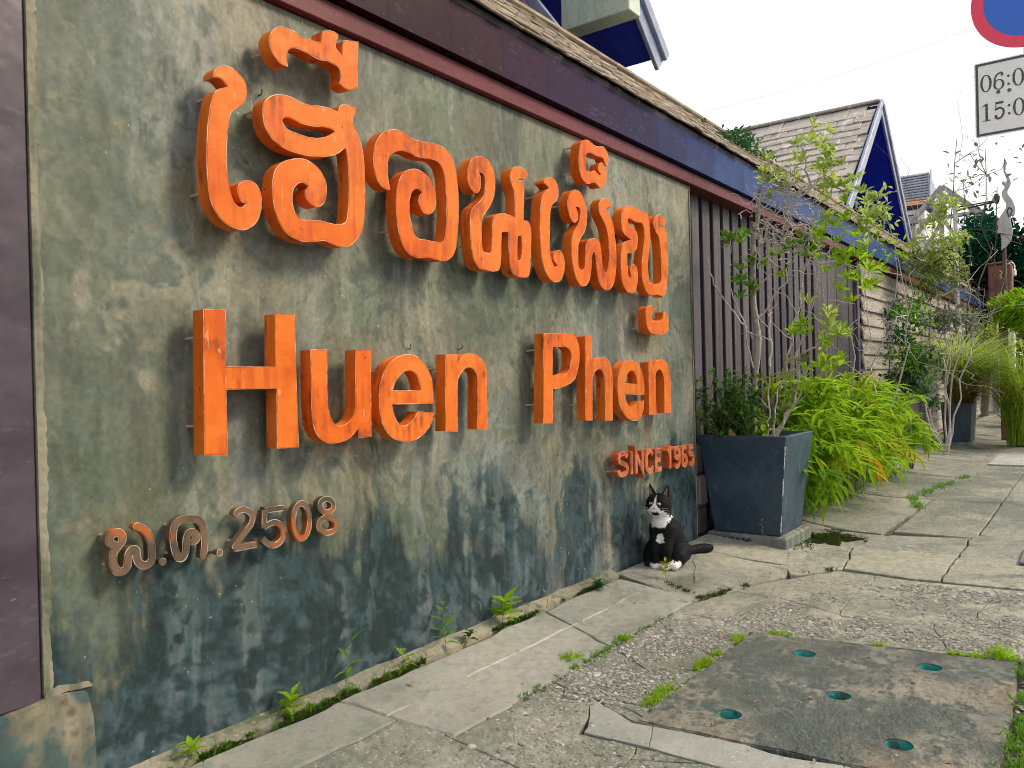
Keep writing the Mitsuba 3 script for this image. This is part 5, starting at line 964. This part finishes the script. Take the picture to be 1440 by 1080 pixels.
woody('twiggy_shrub', 'tall twiggy olive shrub with bare grey stems against the far roof edge', 'shrub', (0.50, 11.5, 0.05), [(0.30, 11.3, 3.1), (0.62, 11.5, 2.9), (0.10, 11.4, 2.6), (0.75, 11.6, 2.5), (0.45, 11.2, 2.3), (0.60, 11.7, 3.4)], 0.013, 'twig',
      [(leaf_cloud(900, (0.46, 11.4, 2.30), (0.42, 0.35, 0.62), 0.085, 0.034, 8, 0.44), 'leaf_olive'), (leaf_cloud(520, (0.35, 11.3, 2.45), (0.52, 0.35, 0.50), 0.085, 0.032, 9, 0.46), 'leaf_pale'), (leaf_cloud(520, (0.48, 11.4, 2.95), (0.40, 0.30, 0.42), 0.080, 0.030, 11, 0.45), 'leaf_pale'), (leaf_cloud(420, (0.60, 11.3, 1.75), (0.34, 0.3, 0.45), 0.075, 0.034, 10, 0.45), 'leaf_grey')], 9, wig=0.05)
woody('roof_shrub', 'sparse grey twigged shrub with pale leaves rising in front of the blue gable', 'shrub', (0.30, 7.55, 0.05), [(0.62, 7.5, 2.55), (0.52, 7.45, 2.35), (0.72, 7.6, 2.30), (0.42, 7.5, 2.05)], 0.009, 'twig',
      [(leaf_cloud(240, (0.60, 7.45, 2.46), (0.26, 0.2, 0.24), 0.075, 0.030, 13, 0.40), 'leaf_pale'), (leaf_cloud(70, (0.60, 7.4, 2.15), (0.26, 0.2, 0.25), 0.075, 0.030, 14, 0.42), 'leaf_lime')], 5)
# tall thin tree with sparse dark leaves against the sky
woody('sparse_tree', 'thin almost leafless tree standing against the white sky beside the timber gable', 'tree', (0.40, 13.9, 0.05), [(0.52, 13.6, 3.9), (0.95, 13.6, 3.75), (0.45, 13.6, 4.55), (0.80, 13.7, 4.35)], 0.018, 'brown_bark',
      [(leaf_cloud(46, (0.80, 13.6, 4.2), (0.50, 0.4, 0.62), 0.11, 0.05, 17, 0.2), 'leaf_grey'), (leaf_cloud(60, (0.62, 13.6, 3.75), (0.30, 0.3, 0.5), 0.10, 0.03, 18, 0.3), 'leaf_olive')], 5, wig=0.04)

# fountain grass
fg = thing('fountain_grass', 'large fountain grass with arching lime blades and orange dry blades in the smaller planter', 'grass plant')
def blades(n, c, hmin, hmax, reach, seed, w=0.007, bias=(0, 0)):
    r = np.random.default_rng(seed); vf = []
    for k in range(n):
        th = r.uniform(0, 6.283); R = reach * r.uniform(0.25, 1.0); H = r.uniform(hmin, hmax); b = np.array([c[0] + r.normal(0, 0.06), c[1] + r.normal(0, 0.07), c[2]])
        e = np.array([math.cos(th), math.sin(th), 0]) + np.array([*bias, 0]); t = np.linspace(0, 1, 6)[:, None]
        pth = b + t * e * R * (0.35 + 0.65 * t) + np.array([0, 0, 1]) * H * (t * (1.75 - t * r.uniform(0.75, 1.35)))
        s = unit(np.cross(e, [0, 0, 1.0])); wd = w * r.uniform(0.6, 1.3) * np.array([1, 1, 0.9, 0.75, 0.5, 0.08])[:, None]
        v = np.vstack([pth + s * wd / 2, pth - s * wd / 2]); f = [];
        for i in range(5): f += [[i, i + 1, 7 + i], [i, 7 + i, 6 + i]]
        vf.append((v, np.array(f)))
    return vf
gc = (0.45, 13.22, 0.60)
obj('green_blades', join(blades(1700, gc, 0.55, 1.15, 1.00, 2, 0.010, bias=(0.30, -0.15))), 'blade_pale', fg, kind='stuff'); obj('lime_blades', join(blades(1100, gc, 0.65, 1.20, 1.15, 3, 0.011, bias=(0.55, -0.1))), 'blade_lime', fg, kind='stuff')
obj('dry_blades', join(blades(800, gc, 0.02, 0.42, 0.80, 4, 0.012, bias=(0.95, -0.55))), 'leaf_straw', fg, kind='stuff', label='orange dry blades drooping over the planter')
fg2 = thing('fountain_grass', 'taller fountain grass growing from the ground at the right edge of the photo', 'grass plant')
obj('green_blades', join(blades(1500, (1.20, 13.35, 0.02), 0.7, 1.55, 0.95, 6, 0.012)), 'blade_lime', fg2, kind='stuff')

# trees and hedge beyond
def tree(label, base, h, crown, rad, n, m, seed, L=0.22, trunk=0.10, holes=0.40):
    k = thing('tree', label, 'tree'); base = np.asarray(base, float)
    obj('trunk', tube(twig_path(base, np.array(crown) - [0, 0, rad[2] * 0.2], 0.02, 10), np.linspace(trunk, trunk * 0.45, 10), 8), 'brown_bark', k, smooth=True)
    for j in range(7): obj('limb', tube(twig_path(np.array(crown) - [0, 0, rad[2] * rng.uniform(0.3, 0.9)], np.array(crown) + rng.normal(0, 0.42, 3) * rad, 0.06, 8), np.linspace(trunk * 0.4, trunk * 0.1, 8), 5), 'brown_bark', k)
    obj('crown', join(leaf_cloud(n, crown, rad, L, L * 0.5, seed, holes, 1.1)), m, k, kind='stuff')
tree('dark bluish green dense tree behind the flame shaped ornament', (0.0, 20.5, 0), 4.6, (0.10, 20.5, 3.35), (0.95, 1.0, 1.35), 6500, 'leaf_teal', 31, 0.15, 0.09, 0.36)
tree('dark green tree at the right edge behind the ornament', (1.35, 20, 0), 4.6, (1.40, 20, 3.35), (0.72, 1.0, 1.15), 4200, 'leaf_teal', 33, 0.15, 0.09, 0.36)
tree('low bright green tree under the brown box at the right edge', (1.3, 13.9, 0), 2.5, (1.22, 13.9, 1.98), (0.42, 0.5, 0.30), 1300, 'leaf_lime', 35, 0.11, 0.04, 0.36)
tree('broad dark green tree closing the view at the far end of the pavement', (0.8, 34, 0), 6, (0.7, 34, 2.8), (3.2, 2.0, 2.9), 5200, 'leaf_dark', 37, 0.34, 0.14, 0.34)
woody('hedge_shrub', 'mixed green shrub filling the gap between fountain grass and board fence', 'shrub', (0.25, 14.6, 0.02), [(0.1, 14.5, 1.7), (0.35, 14.5, 1.9), (0.6, 14.6, 1.7)], 0.010, 'twig', [(leaf_cloud(1100, (0.45, 14.5, 1.35), (0.62, 0.5, 0.75), 0.085, 0.04, 41, 0.38), 'leaf_olive'), (leaf_cloud(700, (0.7, 14.6, 1.6), (0.55, 0.5, 0.5), 0.08, 0.04, 42, 0.40), 'leaf_pale')], 4)

# weeds, moss and grass at the foot of the wall and in the joints
W_ = [((0.045, 1.59), 0.055, 12, 0.040, 0.020, 'leaf_lime', 'bushy bright green weed in the wall crack, nearest but one to the camera'), ((0.045, 1.83), 0.130, 6, 0.055, 0.012, 'leaf_green', 'thin weed with narrow leaves at the wall foot under the year line'),
      ((0.050, 2.11), 0.050, 5, 0.042, 0.014, 'leaf_lime', 'tiny yellow green sprout at the wall foot left of the middle'), ((0.045, 2.34), 0.145, 9, 0.060, 0.018, 'leaf_green', 'taller dull green weed at the wall foot, left of the brightest weed'),
      ((0.060, 2.46), 0.030, 7, 0.035, 0.018, 'leaf_moss', 'low mossy weed clump in the wall crack beside the taller weed'), ((0.050, 2.70), 0.085, 16, 0.060, 0.030, 'leaf_lime', 'brightest leafy green weed at the wall foot in the middle of the photo'),
      ((0.075, 3.00), 0.060, 4, 0.020, 0.008, 'leaf_yellow', 'tiny yellowish weed with dry tips at the wall foot'), ((0.105, 3.42), 0.035, 22, 0.040, 0.014, 'leaf_dark', 'dark green weed clump on the concrete just left of the cat'),
      ((0.265, 3.84), 0.075, 12, 0.040, 0.013, 'leaf_yellow', 'pale yellowish weed right in front of the cat'), ((0.055, 1.25), 0.040, 9, 0.036, 0.014, 'leaf_lime', 'small grassy weed at the wall foot, nearest to the camera')]
for (x, y), h_, n_, L, wd, m, lab in W_: seedling(lab, x, y, float(ground_h(x)) + 0.003, h_ * 1.2, int(n_ * 1.25), L * 1.3, wd * 1.3, m, rng.normal(0, 0.012, 2))
def tufts_along(name, lab, catg, pts, n, hmin, hmax, w, m, spread):
    vf = []; P = np.array(pts, float); seg = np.linalg.norm(np.diff(P, axis=0), axis=1); cs = np.r_[0, np.cumsum(seg)]
    for k in range(n):
        u = rng.uniform(0, cs[-1]); i = min(np.searchsorted(cs, u) - 1, len(seg) - 1) if u > 0 else 0; q = P[i] + (u - cs[i]) / seg[i] * (P[i + 1] - P[i]) + rng.normal(0, spread, 2)
        if meshkit.fbm(np.array([q[0] * 9, q[1] * 9, 3.0]), 2, 9) < 0.46: continue
        for j in range(5): vf.append(leaf([q[0], q[1], float(ground_h(q[0])) - 0.004], unit([rng.normal(0, 0.5), rng.normal(0, 0.5), 1]), rdir(-1), rng.uniform(hmin, hmax), w, rng.uniform(0, 0.6), shape_='lance', n=2))
    obj(name, join(vf), m, kind='stuff', label=lab, cat=catg)
tufts_along('joint_grass', 'fine green grass growing in the joint along the left side of the concrete cover', 'grass', [(0.885, 2.40), (0.888, 2.9), (0.895, 3.34)], 340, 0.012, 0.040, 0.0045, 'leaf_lime', 0.012)
tufts_along('joint_grass', 'sparse green grass in the joint behind the concrete cover', 'grass', [(0.90, 3.345), (1.87, 3.525)], 260, 0.010, 0.030, 0.004, 'leaf_lime', 0.010)
tufts_along('joint_grass', 'grass and small weeds right of the concrete cover', 'grass', [(1.93, 2.40), (1.92, 3.0), (1.90, 3.5)], 300, 0.012, 0.045, 0.005, 'leaf_green', 0.022)
tufts_along('joint_grass', 'yellowish grass in the crack in front of the cat and the planter', 'grass', [(0.30, 3.80), (0.52, 3.70), (0.66, 4.22), (0.90, 4.66)], 420, 0.008, 0.028, 0.004, 'leaf_moss', 0.012)
tufts_along('joint_grass', 'green grass along the crack between strip and worn paving', 'grass', [(0.50, 2.2), (0.505, 2.8), (0.50, 3.64)], 260, 0.008, 0.026, 0.004, 'leaf_green', 0.012)
tufts_along('joint_grass', 'green grass in the joint of the far flags beside the bamboo bush', 'grass', [(0.95, 7.0), (0.80, 7.65), (0.95, 8.9), (1.0, 9.6)], 300, 0.015, 0.05, 0.006, 'leaf_green', 0.03)
tufts_along('puddle_moss', 'dark moss round the puddle beside the front planter', 'moss', [(0.56, 5.10), (0.60, 5.35), (0.55, 5.75), (0.72, 5.66), (0.84, 5.5)], 420, 0.006, 0.022, 0.006, 'leaf_moss', 0.035)
tufts_along('joint_grass', 'thin green grass and seedlings in the crack along the wall foot', 'grass', [(0.060, 1.02), (0.062, 1.9), (0.060, 2.9)], 170, 0.010, 0.034, 0.005, 'leaf_green', 0.014)
tufts_along('wall_moss', 'dark moss in the crack along the wall foot', 'moss', [(0.064, 1.02), (0.066, 1.9), (0.064, 2.7), (0.068, 3.5)], 2600, 0.004, 0.016, 0.006, 'leaf_moss', 0.010)
for lab, (x, y), n_, L in (('small bright green grass tuft at the far right corner of the concrete cover', (1.80, 3.54), 34, 0.05), ('small green tuft on the strip between wall and worn paving', (0.44, 2.62), 24, 0.03), ('green tuft in the paving right of the second weed line', (0.50, 2.95), 26, 0.03)):
    k = thing('grass_tuft', lab, 'grass tuft'); obj('blades', join([leaf([x + rng.normal(0, 0.018), y + rng.normal(0, 0.018), float(ground_h(x))], unit([rng.normal(0, 0.6), rng.normal(0, 0.6), 1]), rdir(-1), L * rng.uniform(0.6, 1.2), 0.006, 0.3, shape_='lance', n=2) for _ in range(n_ * 3)]), 'leaf_lime', k, kind='stuff')
obj('roof_moss', join(leaf_cloud(420, (-0.10, 6.1, 2.93), (0.12, 0.75, 0.07), 0.045, 0.02, 51, 0.34, 5.0)), 'leaf_dark', kind='stuff', label='dark leafy growth on the coping roof above the slats', cat='moss')

vf = []
for x, y in scatter(90, Polygon([(0.1, 1.3), (2.3, 1.9), (2.4, 6.2), (0.1, 5.0)])):
    a = rng.uniform(0, 6.28); vf.append(leaf([x, y, float(ground_h(x)) + 0.006], [math.cos(a), math.sin(a), 0.05], [0, 0, 1], rng.uniform(0.010, 0.034), rng.uniform(0.005, 0.014), -0.15, 0.25, 'oval', 2))
obj('leaf_litter', join(vf), 'dry_litter', kind='stuff', label='dry brown leaf bits scattered over the pavement', cat='leaf litter')
# ------------------------------------------------------------------ no-parking sign with its time plate
SY = 5.0
sg = thing('traffic_sign', 'round blue sign with red rim above a white time plate at the right edge', 'traffic sign')
mat('sign_white', (0.82, 0.84, 0.83), 0.35); mat('sign_black', (0.045, 0.055, 0.06), 0.4); mat('sign_red', (0.80, 0.035, 0.100), 0.35); mat('sign_blue', (0.010, 0.120, 0.62), 0.35); mat('galvanised', (0.42, 0.43, 0.44), 0.4, metallic=0.6)
def upright(m, x, z, y=SY):
    """Plate coordinates (u, v, w) -> x = u, z = v, y = -w (facing -y)."""
    m = m.copy(); m.vertices = np.c_[x + m.vertices[:, 0], y - m.vertices[:, 2], z + m.vertices[:, 1]]; m.invert() if m.volume < 0 else None; return m
CX, CZ, CR = 1.855, 3.048, 0.262
pole = tube([(CX, SY + 0.055, -0.2), (CX, SY + 0.055, 3.36)], 0.030, 16); obj('pole', pole, 'galvanised', sg, smooth=40)
d_ = prism(Point(0, 0).buffer(CR, 48), 0.004); obj('disc', upright(d_, CX, CZ), 'sign_blue', sg)
rg = prism(Point(0, 0).buffer(CR, 48).difference(Point(0, 0).buffer(CR * 0.775, 48)), 0.003); rg.apply_translation([0, 0, 0.0042]); obj('red_ring', upright(rg, CX, CZ), 'sign_red', sg)
sl = prism(sbox(-CR, -0.026, CR, 0.026).intersection(Point(0, 0).buffer(CR * 0.78, 48)), 0.003); sl.apply_transform(trimesh.transformations.rotation_matrix(-math.pi / 4, [0, 0, 1])); sl.apply_translation([0, 0, 0.0042]); obj('red_slash', upright(sl, CX, CZ), 'sign_red', sg)
PX0, PX1, PZ0, PZ1 = 1.612, 2.098, 2.362, 2.742
fr = sbox(PX0, PZ0, PX1, PZ1).buffer(0.010, 6)
tp = obj('time_plate', upright(prism(fr, 0.004), 0, 0), 'sign_white', sg)
b_ = prism(sbox(PX0, PZ0, PX1, PZ1).buffer(0.004, 5).difference(sbox(PX0 + 0.012, PZ0 + 0.012, PX1 - 0.012, PZ1 - 0.012).buffer(0.004, 5)), 0.002); b_.apply_translation([0, 0, 0.0042]); obj('border', upright(b_, 0, 0), 'sign_black', tp)
def O_(a, b, t, th): return affinity.scale(Point(0, 0).buffer(1, 24), a, b).difference(affinity.scale(Point(0, 0).buffer(1, 24), a - t, b - th))
def digit(ch, h):
    """Bold serif figures, height h, centred."""
    a, b = 0.29 * h, 0.5 * h
    if ch == '0': return O_(a, b, 0.125 * h, 0.05 * h)
    if ch == '6': return shapely.union_all([affinity.translate(O_(0.28 * h, 0.30 * h, 0.12 * h, 0.045 * h), 0, -0.20 * h), LineString(spline([(-0.20 * h, -0.2 * h), (-0.20 * h, 0.10 * h), (-0.10 * h, 0.36 * h), (0.10 * h, 0.46 * h), (0.20 * h, 0.38 * h)], 30)).buffer(0.045 * h), Point(0.17 * h, 0.34 * h).buffer(0.07 * h)])
    if ch == '1': return shapely.union_all([sbox(-0.065 * h, -0.5 * h, 0.065 * h, 0.5 * h), sbox(-0.2 * h, -0.5 * h, 0.2 * h, -0.45 * h), Polygon([(-0.065 * h, 0.5 * h), (-0.22 * h, 0.38 * h), (-0.22 * h, 0.34 * h), (-0.065 * h, 0.40 * h)])])
    if ch == '5': return shapely.union_all([Polygon([(-0.20 * h, 0.5 * h), (0.22 * h, 0.5 * h), (0.19 * h, 0.37 * h), (-0.16 * h, 0.37 * h), (-0.16 * h, 0.05 * h), (-0.20 * h, 0.05 * h)]), LineString(spline([(-0.18 * h, 0.06 * h), (0.0, 0.14 * h), (0.18 * h, 0.02 * h), (0.20 * h, -0.20 * h), (0.08 * h, -0.42 * h), (-0.10 * h, -0.46 * h), (-0.20 * h, -0.38 * h)], 40)).buffer(0.055 * h), Point(-0.18 * h, -0.32 * h).buffer(0.075 * h)])
    return shapely.union_all([Point(0, 0.18 * h).buffer(0.07 * h), Point(0, -0.28 * h).buffer(0.07 * h)])
for txt, zc in (('06:00', 2.636), ('15:00', 2.480)):
    for ch, xo in zip(txt, (0.044, 0.103, 0.147, 0.191, 0.254)):
        m = prism(digit(ch, 0.092), 0.002); m.apply_translation([0, 0, 0.0042]); obj('digit' if ch != ':' else 'colon', upright(m, PX0 + xo, zc), 'sign_black', tp)
for xo, z in ((0.100, 2.578), (0.150, 2.576)): obj('bolt', upright(prism(Point(0, 0).buffer(0.009, 10), 0.008), PX0 + xo, z), 'sign_black', tp)
for z in (2.46, 2.64, 2.95, 3.14): obj('clamp', rbox(CX - 0.04, SY + 0.001, z - 0.015, CX + 0.04, SY + 0.09, z + 0.015, 0.004), 'galvanised', sg)

# ------------------------------------------------------------------ flame-shaped ornament on a post, brown box with lamp, lamp arm, wire
orn = thing('flame_ornament', 'pale grey flame shaped carved ornament standing against the dark trees', 'ornament')
mat('weathered_grey', painted((0.34, 0.34, 0.35), (0.48, 0.48, 0.48)), 0.75)
FL = [(1.018, 4.245, 1), (1.045, 4.16, 0), (1.020, 4.06, 0), (1.060, 3.97, 0), (1.090, 3.86, 0), (1.055, 3.77, 0), (1.050, 3.70, 0), (1.105, 3.60, 0), (1.140, 3.47, 0), (1.120, 3.37, 0), (1.085, 3.37, 0), (1.075, 3.30, 0), (1.098, 3.16, 0), (1.075, 3.02, 0), (1.01, 2.92, 0), (0.945, 2.87, 1), (0.955, 2.98, 0), (0.945, 3.12, 1), (0.895, 3.13, 1), (0.915, 3.22, 0), (0.905, 3.29, 0), (0.960, 3.40, 0), (1.015, 3.48, 0), (1.025, 3.56, 0), (0.985, 3.64, 0), (0.975, 3.73, 0), (1.010, 3.80, 0), (0.985, 3.86, 0), (0.975, 3.84, 1), (0.990, 3.90, 0), (1.030, 3.87, 0), (1.040, 3.92, 0), (1.010, 4.02, 0), (1.000, 4.10, 0)]
fl = smooth_loop(FL, 5); g = Polygon(fl).buffer(0)
m = prism(g.buffer(-0.006), 0.07); m2 = prism(g, 0.054); m.apply_translation([0, 0, -0.035]); m2.apply_translation([0, 0, -0.027])
def up14(m, y): m = m.copy(); m.vertices = np.c_[m.vertices[:, 0], y - m.vertices[:, 2], m.vertices[:, 1]]; return m
obj('carved_board', up14(cat([m, m2]), 14.0), 'weathered_grey', orn)
cl = LineString(spline([(1.06, 3.36), (1.04, 3.44), (1.07, 3.49), (1.10, 3.44), (1.08, 3.38)], 24)).buffer(0.008); m = prism(cl, 0.012); m.apply_translation([0, 0, 0.030]); obj('carved_scroll', up14(m, 14.0), 'dark_wood', orn)
obj('post', tube([(0.985, 14.03, 0), (0.985, 14.03, 3.02)], 0.028, 8), 'brown_bark', orn)
bx = thing('brown_box', 'reddish brown wooden box with a small white lamp at the far right', 'box')
mat('red_brown', painted((0.150, 0.055, 0.045), (0.210, 0.085, 0.068)), 0.6); mat('gold_paint', (0.55, 0.36, 0.10), 0.4)
obj('case', rbox(0.74, 14.30, 1.95, 1.055, 14.55, 2.70, 0.02), 'red_brown', bx); obj('lid', bar((0.735, 14.425, 2.715), (1.06, 14.425, 2.735), 0.30, 0.03, 0.01), 'red_brown', bx); obj('leg', rbox(0.86, 14.38, 0, 0.94, 14.46, 1.95, 0.01), 'red_brown', bx)
obj('gilt_mark', up14(prism(LineString(spline([(0.90, 2.60), (0.93, 2.57), (0.90, 2.53), (0.92, 2.49)], 16)).buffer(0.010), 0.006), 14.298), 'gold_paint', bx)
lampk = obj('lamp', rbox(1.07, 14.22, 2.50, 1.115, 14.30, 2.60, 0.012), 'sign_white', bx); obj('lamp_arm', tube(spline([(1.00, 14.28, 2.69), (1.06, 14.26, 2.71), (1.092, 14.26, 2.66), (1.092, 14.26, 2.59)], 12), 0.010, 6), 'sign_white', lampk)
la = thing('street_lamp', 'thin dark lamp arm reaching out in front of the white sky', 'lamp')
obj('arm', tube([(0.10, 16.0, 3.90), (0.45, 16.0, 3.94), (0.70, 16.0, 3.965)], 0.016, 6), 'dark_wood', la); obj('arm', tube([(0.10, 16.0, 3.96), (0.72, 16.0, 3.99)], 0.012, 6), 'dark_wood', la); obj('lamp_head', lathe([(0, 0.09), (0.03, 0.08), (0.05, 0.03), (0.045, -0.04), (0.02, -0.09), (0, -0.10)], 10).apply_translation([0.73, 16.0, 4.02]), 'dark_wood', la); obj('mast', tube([(0.10, 16.0, 0), (0.10, 16.0, 4.05)], 0.035, 8), 'galvanised', la)
ww = np.array([(-9.0, 25.0, 9.75), (-4.0, 25.0, 9.95), (1.0, 25.0, 10.55), (8.0, 25, 11.6)])
mat('wire_grey', (0.75, 0.76, 0.77), 0.6); obj('overhead_wire', tube(spline(ww, 20), 0.006, 5), 'wire_grey', label='thin overhead wire crossing the white sky', cat='wire')
